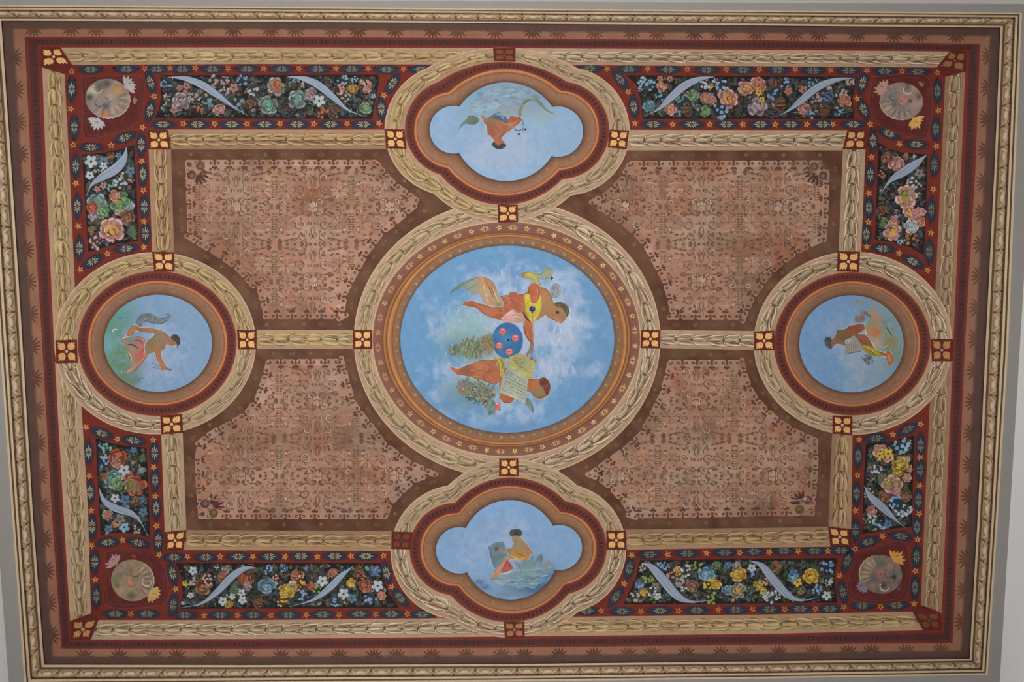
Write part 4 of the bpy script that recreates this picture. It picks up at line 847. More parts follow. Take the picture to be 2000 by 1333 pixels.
shape(T, 'rock', Z, [(1110,800),(1200,740),(1270,690),(1300,760),(1340,700),(1385,680),(1400,720),(1380,800),(1470,760),(1480,790),(1540,830),(1480,900),(1300,920),(1150,890)], (122,152,166), 4.0, 12, [(1360,730,8,(110,120,138),1),(1200,790,12,(112,142,150),.8),(1460,780,7,(130,138,134),1)], lines=[([(1385,690),(1380,800)],1.6,(92,110,130)),([(1130,880),(1260,870),(1400,850)],2.0,(150,176,182))])
pers = shape(T, 'person', Z, [(1040,525),(1028,500),(1030,462),(1055,435),(1105,440),(1128,475),(1140,510),(1200,560),(1220,610),(1280,660),(1240,700),(1220,750),(1120,750),(1020,740),(960,790),(920,870),(860,960),(790,990),(800,930),(850,850),(930,760),(1000,700),(1000,680),(955,660),(960,620),(1020,610),(1060,550),(1040,525)], (166,134,100), 4.2, 10,
      [(1190,570,9,(190,116,76),.9),(1120,600,12,(150,140,108),.9),(880,880,14,(196,138,110),1.1),(1110,680,8,(196,130,50),.9),(990,640,6,(150,124,96),.9)], lines=[([(1040,640),(1100,660),(1180,640)],1.4,(190,110,70)),([(1160,520),(1220,600)],1.4,(206,130,84)),([(830,900),(900,820),(960,760)],1.6,(216,160,130))], step=2.0)
shape(pers, 'hair', Z, [(1000,440),(1010,405),(1045,392),(1085,388),(1130,396),(1150,430),(1140,465),(1110,480),(1075,462),(1040,476),(1012,468)], (78,84,88), 4.5, 10, [(1080,440,5,(48,50,58),1)])
shape(T, 'orange_drapery', Z, [(1010,680),(1080,650),(1180,680),(1225,720),(1190,760),(1090,745),(1010,715)], (188,130,52), 4.6, 14, lines=[([(1010,700),(1100,740),(1200,740)],1.5,(226,196,130)),([(1040,670),(1130,690),(1210,720)],1.3,(150,96,44))])
shape(T, 'red_drapery', Z, [(960,760),(985,760),(1040,850),(1000,880),(910,905),(890,900),(930,830)], (180,84,72), 4.6, 14, [(900,890,5,(200,106,60),.9)], lines=[([(970,770),(970,850),(930,900)],1.4,(210,120,110)),([(1000,800),(1020,860)],1.2,(130,50,50))])
a = Art(4.8, 20); 
for pts, w_, c in (([(1050,770),(1100,820),(1140,870)],2.2,(176,92,84)),([(1080,770),(1130,830)],1.6,(196,110,96)),([(1190,640),(1240,630),(1270,660)],2.2,(206,96,70)),([(1190,680),(1240,670)],2.0,(200,104,80)),([(890,925),(970,910),(1050,870)],2.6,(196,214,190)),([(1140,870),(1130,900)],1.4,(180,120,110))): a.stroke(Z(pts), w_, c, 6)
a.build('highlights', T, M_SMOOTH)
# ------------------------------------------------------------------ red frames with blue lozenges and stars (one L-shaped frame in each corner)
def Lpoly(cx):
    e = lambda l, i: edge(l, i, 60)
    out = []
    if cx == 'TL':
        o1 = [on_y(e('gar_in', 3), y) for y in np.linspace(565, 130, 30)] + [on_x(e('gar_in', 0), x) for x in np.linspace(126, 880, 40)]
        i1 = [on_x(e('in_out', 0), x) for x in np.linspace(860, 290, 34)] + [on_y(e('in_out', 3), y) for y in np.linspace(254, 530, 20)]
    elif cx == 'TR':
        o1 = [on_y(e('gar_in', 1), y) for y in np.linspace(565, 134, 30)] + [on_x(e('gar_in', 0), x) for x in np.linspace(1846, 1100, 40)]
        i1 = [on_x(e('in_out', 0), x) for x in np.linspace(1140, 1691, 34)] + [on_y(e('in_out', 1), y) for y in np.linspace(255, 530, 20)]
    elif cx == 'BL':
        o1 = [on_y(e('gar_in', 3), y) for y in np.linspace(790, 1211, 26)] + [on_x(e('gar_in', 2), x) for x in np.linspace(180, 890, 40)]
        i1 = [on_x(e('in_out', 2), x) for x in np.linspace(860, 324, 34)] + [on_y(e('in_out', 3), y) for y in np.linspace(1074, 820, 20)]
    else:
        o1 = [on_y(e('gar_in', 1), y) for y in np.linspace(790, 1194, 26)] + [on_x(e('gar_in', 2), x) for x in np.linspace(1797, 1110, 40)]
        i1 = [on_x(e('in_out', 2), x) for x in np.linspace(1150, 1661, 34)] + [on_y(e('in_out', 1), y) for y in np.linspace(1066, 820, 20)]
    return o1 + i1
h_ = math.pi / 2
FR = {
 'TL': dict(label='upper left L-shaped dark red border with blue lozenges and gold stars around the flower panels', c=(215, 265),
  loz=[(x, y, 0) for x, y in ((177,136),(247,135),(306,135),(356,135),(415,135),(483,135),(550,135),(621,135),(687,135),(755,136),(822,136),(318,243),(386,243),(453,243),(517,243),(580,243),(646,243),(710,243))] +
      [(767,163,-1.0),(745,212,1.5),(294,161,1.3),(293,216,1.75),(178,288,0),(244,269,-.35),(246,486,-.12),(181,511,-.5)] + [(x,y,h_) for x,y in ((140,174),(145,249),(148,325),(151,403),(155,485),(276,283),(279,340),(282,404),(284,456))],
  star=[(140,139),(283,134),(332,133),(381,133),(445,134),(515,134),(584,134),(656,134),(719,134),(788,135),(358,242),(419,242),(482,242),(547,242),(613,242),(678,242),(740,241),(278,249),(750,186),(301,188),(138,213),(143,283),(148,358),(153,442),(157,527),(217,284),(277,315),(280,372),(281,433),(281,483),(210,496)]),
 'TR': dict(label='upper right L-shaped dark red border with blue lozenges and stars around the flower panels', c=(1760, 265),
  loz=[(x, y, 0) for x, y in ((1152,134),(1228,135),(1305,136),(1380,137),(1451,137),(1519,137),(1588,138),(1658,138),(1728,139),(1793,140),(1276,243),(1351,243),(1419,243),(1485,243),(1545,243),(1607,243),(1667,243))] +
      [(1211,155,.95),(1238,208,1.45),(1685,162,1.8),(1687,214,1.2),(1736,261,.45),(1789,282,.05),(1725,486,.08),(1783,511,.5)] + [(x,y,h_) for x,y in ((1831,178),(1828,252),(1825,322),(1819,410),(1815,492),(1705,275),(1700,341),(1697,406),(1692,458))],
  star=[(1186,135),(1265,135),(1342,135),(1419,136),(1483,136),(1553,136),(1622,137),(1693,138),(1762,139),(1831,142),(1240,241),(1314,243),(1386,243),(1451,243),(1514,243),(1576,243),(1627,243),(1700,243),(1227,180),(1674,193),(1757,281),(1833,216),(1829,286),(1823,370),(1818,455),(1812,528),(1702,307),(1697,378),(1696,434),(1693,482),(1756,495)]),
 'BL': dict(label='lower left L-shaped dark red border with blue lozenges and gold stars around the flower panels', c=(250, 1060),
  loz=[(x, y, 0) for x, y in ((402,1089),(340,1089),(465,1088),(526,1088),(588,1087),(654,1087),(715,1087),(225,1200),(287,1200),(361,1202),(430,1202),(495,1202),(563,1202),(630,1201),(701,1200),(765,1200),(825,1201))] +
      [(199,847,.35),(261,861,.12),(211,1060,-.1),(270,1061,.25),(337,1121,1.35),(338,1182,1.75),(755,1119,1.3),(781,1168,.85)] + [(x,y,h_) for x,y in ((173,884),(176,962),(180,1029),(185,1098),(188,1165),(302,885),(303,938),(305,993),(309,1057))],
  star=[(168,835),(229,858),(299,860),(174,930),(178,998),(179,1066),(186,1133),(300,913),(303,970),(306,1028),(311,1084),(239,1056),(343,1151),(366,1088),(430,1088),(494,1088),(557,1088),(620,1088),(686,1087),(749,1086),(255,1200),(399,1203),(464,1203),(529,1203),(598,1202),(662,1202),(734,1201),(796,1200),(857,1204),(765,1147)]),
 'BR': dict(label='lower right L-shaped dark red border with blue lozenges and dull stars around the flower panels', c=(1725, 1060),
  loz=[(x, y, 0) for x, y in ((1269,1084),(1342,1082),(1416,1080),(1473,1078),(1531,1077),(1591,1077),(1643,1076),(1146,1194),(1215,1195),(1289,1194),(1361,1193),(1437,1192),(1503,1191),(1563,1190),(1621,1190),(1684,1184),(1751,1183))] +
      [(1710,857,-.08),(1773,839,-.5),(1696,1059,-.3),(1760,1048,.12),(1655,1096,1.85),(1646,1157,1.35),(1229,1111,1.75),(1203,1166,2.15)] + [(x,y,h_) for x,y in ((1676,891),(1673,965),(1671,1036),(1798,870),(1797,919),(1794,977),(1791,1030),(1790,1088),(1787,1148))],
  star=[(1678,859),(1744,849),(1798,829),(1675,929),(1671,998),(1797,894),(1796,949),(1795,1004),(1792,1054),(1788,1116),(1724,1048),(1640,1125),(1670,1073),(1234,1085),(1304,1084),(1380,1081),(1445,1080),(1502,1079),(1559,1077),(1617,1077),(1174,1194),(1252,1195),(1325,1194),(1403,1192),(1470,1191),(1533,1191),(1593,1190),(1648,1187),(1720,1186),(1785,1180),(1219,1141)]),
}
for k, fr in FR.items():
    t = thing('lozenge_border', *fr['c'], fr['label'], 'border', 'L-shaped lozenge borders')
    b = Art(1.0); 
    LP = Lpoly(k); ws = b; ws.mod = 90; ws.step = 4e-6; b.poly(LP, RED)
    for x, y, an in fr['loz']:
        top = abs(an) < .01; lx, ly = (23, 8.6) if top else (22, 9.6); p = Art(1.5, 20); a_ = [(lx * math.cos(q), ly * math.sin(q)) for q in np.linspace(0, 2 * math.pi, 20, endpoint=False)]
        pw = [(abs(u / lx) ** 1.25 * lx * (1 if u > 0 else -1), v) for u, v in a_]
        ca, sa = math.cos(an), math.sin(an); pts = [(x + u * ca - v * sa, y + u * sa + v * ca) for u, v in pw]
        hp = [(x + u * 1.45 * ca - v * 1.25 * sa, y + u * 1.45 * sa + v * 1.25 * ca) for u, v in pw]
        ws.add([(x, y)] + pts + hp, [TC(70, 34, 38)] * 21 + [RED] * 20, [(0, 1 + i, 1 + (i + 1) % 20) for i in range(20)] + [(1 + i, 1 + (i + 1) % 20, 21 + (i + 1) % 20, 21 + i) for i in range(20)])
        p.add([(x, y)] + pts, [NAVY] + [TC(38, 46, 62)] * 20, [(0, 1 + i, 1 + (i + 1) % 20) for i in range(20)])
        lz = p.build('blue_lozenge', t)
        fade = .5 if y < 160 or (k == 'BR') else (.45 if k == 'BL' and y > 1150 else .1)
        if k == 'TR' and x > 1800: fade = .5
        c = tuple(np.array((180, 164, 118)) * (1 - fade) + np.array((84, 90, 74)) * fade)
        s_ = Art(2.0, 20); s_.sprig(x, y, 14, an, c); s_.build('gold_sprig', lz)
    b.build('border_ground', t)
    for x, y in fr['star']:
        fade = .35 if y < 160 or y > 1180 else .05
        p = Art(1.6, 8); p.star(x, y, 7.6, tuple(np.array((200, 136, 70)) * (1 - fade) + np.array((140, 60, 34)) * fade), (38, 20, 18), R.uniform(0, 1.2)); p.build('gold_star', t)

# ------------------------------------------------------------------ flower panels
def bloom(a, x, y, r, main, inner, deep, rr):
    n = rr.randint(6, 8); ph = rr.uniform(0, 6); sq = rr.uniform(.72, 1.0); tl = rr.uniform(0, 3.1); ct, st = math.cos(tl), math.sin(tl)
    P = lambda u, v: (x + (u * ct - v * sq * st) * r, y + (u * st + v * sq * ct) * r)
    ring = [(ph + q * 6.283 / n + rr.uniform(-.25, .25), rr.uniform(.46, .62), rr.uniform(.36, .5)) for q in range(n)]
    for an, d, w in ring:
        c = jc(main, 20); cx, cy = P(math.cos(an) * d, math.sin(an) * d)
        a.disc(cx, cy, r * w * 1.08, r * w * .86, tuple(v * .5 for v in c), an + tl, 9)
        a.disc(cx, cy, r * w, r * w * .78, tuple(v * .78 for v in c), an + tl, 9, c)
        a.stroke([P(math.cos(an + s_) * (d + w * .72), math.sin(an + s_) * (d + w * .72)) for s_ in (-.4, 0, .4)], r * .12, tuple(min(225, v * 1.2 + 12) for v in c), 5)
        if rr.random() < .6: a.stroke([P(math.cos(an) * .2, math.sin(an) * .2), P(math.cos(an + .2) * (d + .2), math.sin(an + .2) * (d + .2))], r * .06, tuple(v * .55 for v in c), 4)
    for q in range(5):
        an = rr.uniform(0, 6.28); d = rr.uniform(.12, .36); cx, cy = P(math.cos(an) * d, math.sin(an) * d)
        a.disc(cx, cy, r * .3, r * .2, jc(tuple(np.array(main) * .45 + np.array(inner) * .55), 16), rr.uniform(0, 3), 8)
    ox, oy = rr.uniform(-.2, .2), rr.uniform(-.2, .2)
    a.disc(*P(ox, oy), r * .3, r * .24, deep, rr.uniform(0, 3), 9)
    for q in range(3):
        an = rr.uniform(0, 6.28); a.disc(*P(ox + math.cos(an) * .17, oy + math.sin(an) * .12), r * .22, r * .15, jc(inner, 14), an, 8)
    a.stroke([P(ox + math.cos(s_) * .32, oy + math.sin(s_) * .28) for s_ in (1, 2, 3, 4)], r * .08, tuple(v * .4 for v in deep), 7)
    for q in range(3):
        an = rr.uniform(0, 6.28); a.stroke([P(math.cos(an + s_) * .5, math.sin(an + s_) * .5) for s_ in (0, .3, .6)], r * .08, tuple(min(228, v * 1.25 + 22) for v in inner), 5)
def daisy(a, x, y, r, c, rr, n=5, eye=(60, 46, 40)):
    a.disc(x, y, r * .95, None, tuple(v * .35 for v in c), 0, 9)
    for q in range(n):
        an = q * 6.283 / n + .4; a.disc(x + math.cos(an) * r * .55, y + math.sin(an) * r * .55, r * .42, r * .34, jc(c, 8), an, 8)
    a.disc(x, y, r * .18, None, eye, 0, 6)
def cluster(a, x, y, r, c, rr, n=9):
    a.disc(x, y, r * .95, r * .8, tuple(v * .32 for v in c), rr.uniform(0, 3), 9)
    for q in range(n):
        an = rr.uniform(0, 6.28); d = r * math.sqrt(rr.uniform(0, .9)); a.disc(x + math.cos(an) * d, y + math.sin(an) * d, r * rr.uniform(.17, .27), None, jc(c, 16), 0, 7)
def tulip(a, x, y, r, main, inner, deep, rr, an=.8):
    bx, by = x - math.cos(an) * r * .8, y - math.sin(an) * r * .8
    for dl, c, w in ((-.75, main, .62), (.75, main, .62), (-.38, inner, .6), (.38, deep, .6), (0, main, .62), (.1, inner, .28)):
        c = jc(c, 14); a.leaf(bx, by, r * 1.75, r * w * 1.12, an + dl, tuple(v * .5 for v in c)); a.leaf(bx, by, r * 1.65, r * w * .92, an + dl, c, tuple(v * .78 for v in c), n=7)
    a.stroke([(bx + math.cos(an + .5) * r * 1.2, by + math.sin(an + .5) * r * 1.2), (bx + math.cos(an + .3) * r * 1.5, by + math.sin(an + .3) * r * 1.5)], r * .1, tuple(min(230, v * 1.3 + 20) for v in inner), 4)
PAL = dict(pink=((188,128,116),(206,150,140),(150,84,72)), grey=((136,124,118),(176,160,150),(92,84,82)), mauve=((146,126,132),(186,160,162),(104,76,86)), orange=((150,132,122),(224,112,48),(196,84,36)), peach=((196,124,98),(230,150,110),(160,70,50)),
 yellow=((176,146,52),(222,184,60),(150,110,30)), gold=((200,150,44),(228,182,66),(150,96,30)), teal=((120,140,134),(110,176,146),(72,120,104)), blue=((88,118,158),(128,160,200),(52,72,116)), green=((104,140,104),(140,168,90),(70,90,50)), red=((170,80,54),(210,104,66),(116,44,34)), brown=((122,84,60),(170,108,66),(76,48,38)),
 white=((170,176,182),(190,198,204),(120,120,130)), sky=((94,148,182),(140,180,206),(60,100,140)), pinkyel=((196,134,124),(226,164,58),(170,96,60)), pinkgreen=((196,140,126),(160,156,60),(120,110,44)), greyyel=((140,128,118),(220,170,60),(96,84,80)), tealblue=((90,128,150),(120,160,160),(60,90,110)))
PAN = [
 dict(out=[(313,147),(739,146),(740,160),(734,190),(727,232),(302,231),(311,212),(315,190)], label='long flower panel at the top left with one bright orange blossom', seg=[(300,135,8.696),(520,135,8.696)],
  fl=[[('C',210,250,90,'blue'),('D',560,290,75,'pink'),('D',440,320,60,'pink'),('D',540,400,60,'pink'),('B',460,560,165,'mauve'),('D',350,690,75,'pink'),('C',930,560,110,'tealblue'),('B',1110,690,110,'pink'),('C',1040,210,120,'mauve'),('C',1230,200,90,'grey'),('C',1510,190,90,'blue'),('D',1360,320,90,'pink'),('C',1200,350,90,'grey'),('C',1700,380,95,'white'),('T',1630,580,100,'brown'),('C',700,450,110,'grey'),('C',1440,560,110,'tealblue'),('D',780,390,50,'grey'),('C',230,480,70,'grey'),('C',750,680,100,'brown')],
      [('B',170,290,185,'orange'),('B',40,610,185,'teal'),('B',520,520,175,'teal'),('B',760,430,120,'mauve'),('D',900,540,110,'white'),('T',1150,710,120,'brown'),('C',1300,190,90,'sky'),('C',1510,180,60,'sky'),('C',1240,340,100,'pink'),('T',1470,330,100,'gold'),('C',1690,230,110,'pink'),('B',1720,340,80,'pink'),('D',1820,460,80,'sky'),('C',1350,460,90,'grey'),('C',640,240,70,'mauve'),('C',440,190,60,'blue'),('B',1680,660,120,'green'),('C',940,720,120,'brown')]],
  rib=[([(327,151),(360,153),(395,166),(425,186),(455,208),(486,227)],14),([(560,149.5),(590,153),(620,165),(650,189),(680,215),(712,227)],14)]),
 dict(out=[(1222,147),(1674,150),(1665,190),(1668,232),(1255,232),(1252,195),(1243,165)], label='long flower panel at the top right, pink and mauve blooms', seg=[(1210,135,8.333),(1440,135,8.333)],
  fl=[[('C',380,230,95,'sky'),('C',520,250,95,'sky'),('C',340,330,60,'white'),('B',690,290,95,'peach'),('C',660,430,90,'blue'),('B',470,600,130,'tealblue'),('B',830,660,105,'peach'),('D',660,160,60,'pink'),('D',820,160,60,'pink'),('C',1000,510,100,'tealblue'),('B',1200,430,100,'green'),('B',1400,460,100,'peach'),('B',1500,510,90,'pink'),('C',1390,250,100,'white'),('C',1560,210,60,'white'),('C',1460,290,60,'gold'),('B',1770,470,190,'pinkyel'),('C',1640,260,110,'sky'),('B',1400,690,110,'green'),('C',1640,680,130,'blue'),('T',1080,640,110,'brown'),('C',950,740,70,'blue'),('C',1070,400,60,'grey')],
      [('B',130,310,140,'pinkyel'),('B',340,270,150,'peach'),('D',350,380,65,'gold'),('B',320,620,190,'mauve'),('D',400,500,55,'gold'),('T',620,240,100,'brown'),('C',790,230,90,'blue'),('C',600,400,110,'blue'),('D',830,360,75,'peach'),('D',1080,340,80,'pink'),('C',1220,220,80,'blue'),('B',1090,650,110,'pink'),('C',1200,740,70,'sky'),('C',1290,500,100,'mauve'),('T',1480,460,110,'blue'),('B',1740,500,130,'peach'),('C',1650,680,80,'sky'),('C',1720,350,70,'white'),('C',1830,230,100,'mauve'),('T',700,580,120,'brown'),('T',1420,680,110,'brown'),('C',1450,330,100,'mauve')]],
  rib=[([(1396,150),(1365,155),(1335,169),(1305,196),(1285,214),(1258,227)],15),([(1670,152),(1630,157),(1595,172),(1562,199),(1540,216),(1518,228)],14)]),
 dict(out=[(343,1101),(742,1100),(748,1130),(760,1160),(780,1188),(352,1190),(357,1160),(355,1130)], label='long flower panel at the bottom left, white and blue flowers among orange blooms', seg=[(340,1090,8.696),(560,1090,8.696)],
  fl=[[('D',320,220,80,'white'),('C',730,160,45,'white'),('B',200,430,70,'gold'),('B',500,480,170,'brown'),('C',560,380,110,'pink'),('D',280,640,60,'white'),('B',880,200,90,'grey'),('T',820,320,100,'peach'),('T',1210,370,140,'red'),('T',1270,240,90,'brown'),('D',830,740,85,'white'),('D',990,660,60,'white'),('D',1140,600,80,'white'),('D',1160,720,80,'white'),('B',1570,480,160,'tealblue'),('C',1590,210,85,'blue'),('C',1870,190,60,'blue'),('T',940,790,80,'yellow'),('B',1250,490,90,'mauve'),('C',1730,370,80,'pink'),('C',1840,740,100,'pinkyel'),('B',1900,570,150,'yellow'),('T',1430,760,110,'brown'),('C',300,400,90,'grey'),('L',1000,520,140,'green'),('D',150,770,40,'white')],
      [('B',100,500,140,'pinkgreen'),('T',140,300,100,'peach'),('C',240,290,60,'peach'),('C',250,640,95,'blue'),('C',345,165,50,'blue'),('C',595,145,26,'white'),('C',715,145,20,'white'),('D',605,400,100,'white'),('B',420,480,75,'red'),('T',780,260,95,'peach'),('C',510,540,80,'green'),('B',1090,430,90,'gold'),('B',1330,490,130,'red'),('D',1545,480,105,'white'),('D',965,615,105,'white'),('C',820,770,75,'blue'),('C',1420,710,105,'blue'),('B',1495,230,100,'blue'),('B',1610,650,80,'peach'),('D',1110,690,90,'tealblue'),('T',1230,220,100,'brown'),('C',1270,330,80,'brown'),('C',240,470,80,'pinkyel')]],
  rib=[([(501,1110),(478,1111),(452,1128),(425,1156),(392,1180),(353,1188)],14),([(690,1107),(668,1124),(645,1148),(612,1172),(565,1186)],13)]),
 dict(out=[(1250,1095),(1635,1091),(1630,1130),(1635,1178),(1218,1181),(1230,1155),(1242,1128)], label='long flower panel at the bottom right, yellow and blue blooms', seg=[(1210,1085,9.09),(1420,1085,9.09)],
  fl=[[('C',700,220,100,'sky'),('C',810,220,90,'blue'),('B',1040,280,100,'gold'),('C',1170,270,110,'white'),('C',920,320,100,'pink'),('B',360,540,95,'blue'),('B',430,660,75,'gold'),('D',640,560,85,'greyyel'),('C',590,650,90,'white'),('D',680,730,70,'white'),('C',260,740,100,'grey'),('T',140,790,90,'green'),('C',1120,500,110,'grey'),('C',1160,600,70,'white'),('B',1540,330,160,'sky'),('B',1600,440,140,'yellow'),('B',1700,530,110,'gold'),('B',1300,560,130,'brown'),('C',510,390,110,'green'),('C',610,810,100,'green'),('C',1640,760,120,'green'),('T',1930,180,80,'sky'),('C',1550,520,90,'yellow'),('C',400,230,90,'grey'),('C',1400,200,100,'green'),('T',1720,180,90,'green')],
      [('B',200,340,150,'gold'),('B',170,190,90,'grey'),('B',10,620,120,'tealblue'),('B',190,640,150,'greyyel'),('D',440,230,85,'white'),('B',560,540,100,'yellow'),('B',650,640,80,'yellow'),('C',790,730,120,'white'),('D',680,740,60,'white'),('B',1180,370,110,'sky'),('D',1250,480,90,'gold'),('B',1490,370,150,'gold'),('C',1780,220,120,'blue'),('C',1800,470,80,'white'),('D',1770,720,90,'white'),('B',880,200,110,'brown'),('C',1600,600,110,'blue'),('C',900,730,60,'white'),('C',740,470,90,'pink'),('C',430,330,60,'blue'),('T',1320,640,80,'greyyel'),('C',1100,760,90,'green')]],
  rib=[([(1253,1101),(1272,1108),(1295,1133),(1322,1164),(1350,1176),(1389,1173)],18),([(1465,1096),(1488,1106),(1510,1132),(1535,1160),(1562,1173),(1600,1168)],17)]),
 dict(out=[(160,303),(200,299),(235,292),(262,283),(268,400),(270,471),(232,476),(200,484),(172,493),(169,430)], label='short flower panel at the upper left side, rose at its foot', seg=[(150,275,5.92)],
  fl=[[('D',165,240,80,'white'),('D',310,240,70,'tealblue'),('D',310,290,50,'white'),('D',150,400,55,'white'),('D',620,350,60,'tealblue'),('C',570,430,80,'grey'),('C',500,500,75,'white'),('D',310,520,50,'pink'),('D',235,560,40,'pink'),('C',385,520,60,'tealblue'),('B',230,720,120,'teal'),('B',300,820,90,'green'),('B',180,770,70,'red'),('B',500,700,130,'green'),('B',440,640,70,'peach'),('B',600,760,70,'white'),('B',490,800,70,'pink'),('B',400,1030,160,'pinkyel'),('D',350,1200,50,'blue'),('D',240,1250,45,'white'),('C',200,1170,70,'pink'),('B',590,890,90,'brown'),('B',170,1040,80,'brown'),('L',620,1040,90,'green'),('D',480,170,40,'tealblue'),('B',390,180,60,'brown'),('B',190,860,70,'mauve')]],
  rib=[([(247,287),(243,308),(228,328),(203,344),(180,360),(168,383)],19)]),
 dict(out=[(1715,279),(1735,290),(1760,298),(1812,302),(1808,420),(1804,499),(1780,484),(1745,473),(1709,469),(1712,400)], label='short flower panel at the upper right side, pink roses under a ribbon', seg=[(1690,270,5.672)],
  fl=[[('B',340,280,100,'pink'),('T',450,200,60,'peach'),('C',540,200,35,'white'),('C',520,490,60,'white'),('D',600,390,60,'grey'),('B',450,650,140,'pinkgreen'),('B',500,820,90,'pinkyel'),('B',610,820,80,'pink'),('B',600,930,80,'peach'),('B',510,980,90,'white'),('D',510,920,60,'gold'),('B',320,920,70,'pink'),('B',300,1040,125,'pinkyel'),('C',390,1130,75,'sky'),('C',480,1210,60,'white'),('T',210,950,60,'green'),('C',510,1110,80,'brown'),('T',190,800,90,'brown'),('C',180,400,70,'brown'),('C',590,560,60,'grey'),('B',240,220,70,'brown'),('L',160,660,80,'green')]],
  rib=[([(1810,303),(1790,319),(1765,336),(1738,354),(1717,384)],17)]),
 dict(out=[(187,856),(215,866),(250,872),(286,875),(290,960),(293,1052),(270,1044),(240,1041),(215,1042),(197,1047),(192,960)], label='short flower panel at the lower left side, orange and green blooms', seg=[(170,845,6.2)],
  fl=[[('C',215,200,80,'tealblue'),('B',370,310,120,'red'),('B',360,380,70,'orange'),('D',560,215,55,'blue'),('D',450,460,75,'white'),('B',330,560,130,'teal'),('B',370,640,80,'green'),('B',200,540,60,'brown'),('B',590,650,140,'red'),('T',540,650,110,'pinkgreen'),('B',500,540,80,'red'),('D',340,800,60,'white'),('D',460,820,70,'blue'),('B',250,1000,75,'orange'),('D',260,1170,75,'blue'),('D',450,1150,95,'sky'),('D',400,1050,70,'grey'),('D',680,970,60,'tealblue'),('D',650,820,50,'blue'),('T',240,1220,40,'white'),('B',340,1110,50,'peach'),('L',660,300,80,'green'),('C',200,360,70,'blue'),('T',660,460,50,'white'),('B',590,830,60,'brown'),('C',600,1180,70,'grey')]],
  rib=[([(193,953),(203,978),(225,993),(255,1003),(273,1018),(288,1045)],14)]),
 dict(out=[(1691,868),(1740,863),(1786,851),(1783,940),(1781,1030),(1755,1032),(1725,1037),(1684,1044),(1687,950)], label='short flower panel at the lower right side, yellow and pink blooms', seg=[(1665,840,6.2)],
  fl=[[('B',370,290,130,'pinkyel'),('D',430,290,70,'gold'),('D',330,310,60,'gold'),('B',300,230,60,'pink'),('B',570,420,110,'yellow'),('B',640,370,65,'pink'),('B',690,470,60,'pink'),('B',660,580,60,'pinkyel'),('B',550,510,70,'yellow'),('C',580,210,100,'sky'),('C',660,150,80,'white'),('B',480,660,130,'pinkgreen'),('B',520,740,80,'pink'),('C',290,490,70,'white'),('C',530,880,95,'blue'),('C',600,970,90,'white'),('B',230,980,75,'pink'),('C',260,1090,70,'white'),('C',330,1160,90,'sky'),('C',670,960,80,'white'),('D',430,1140,60,'blue'),('B',380,820,90,'brown'),('C',210,780,70,'grey'),('C',160,1100,50,'grey'),('B',650,800,80,'brown'),('T',390,620,100,'green')]],
  rib=[([(1688,950),(1700,970),(1724,992),(1746,1013),(1768,1032)],15)]),
]
FN = dict(B='rose', D='daisy', C='small_flower_cluster', T='tulip', L='leaf_spray')
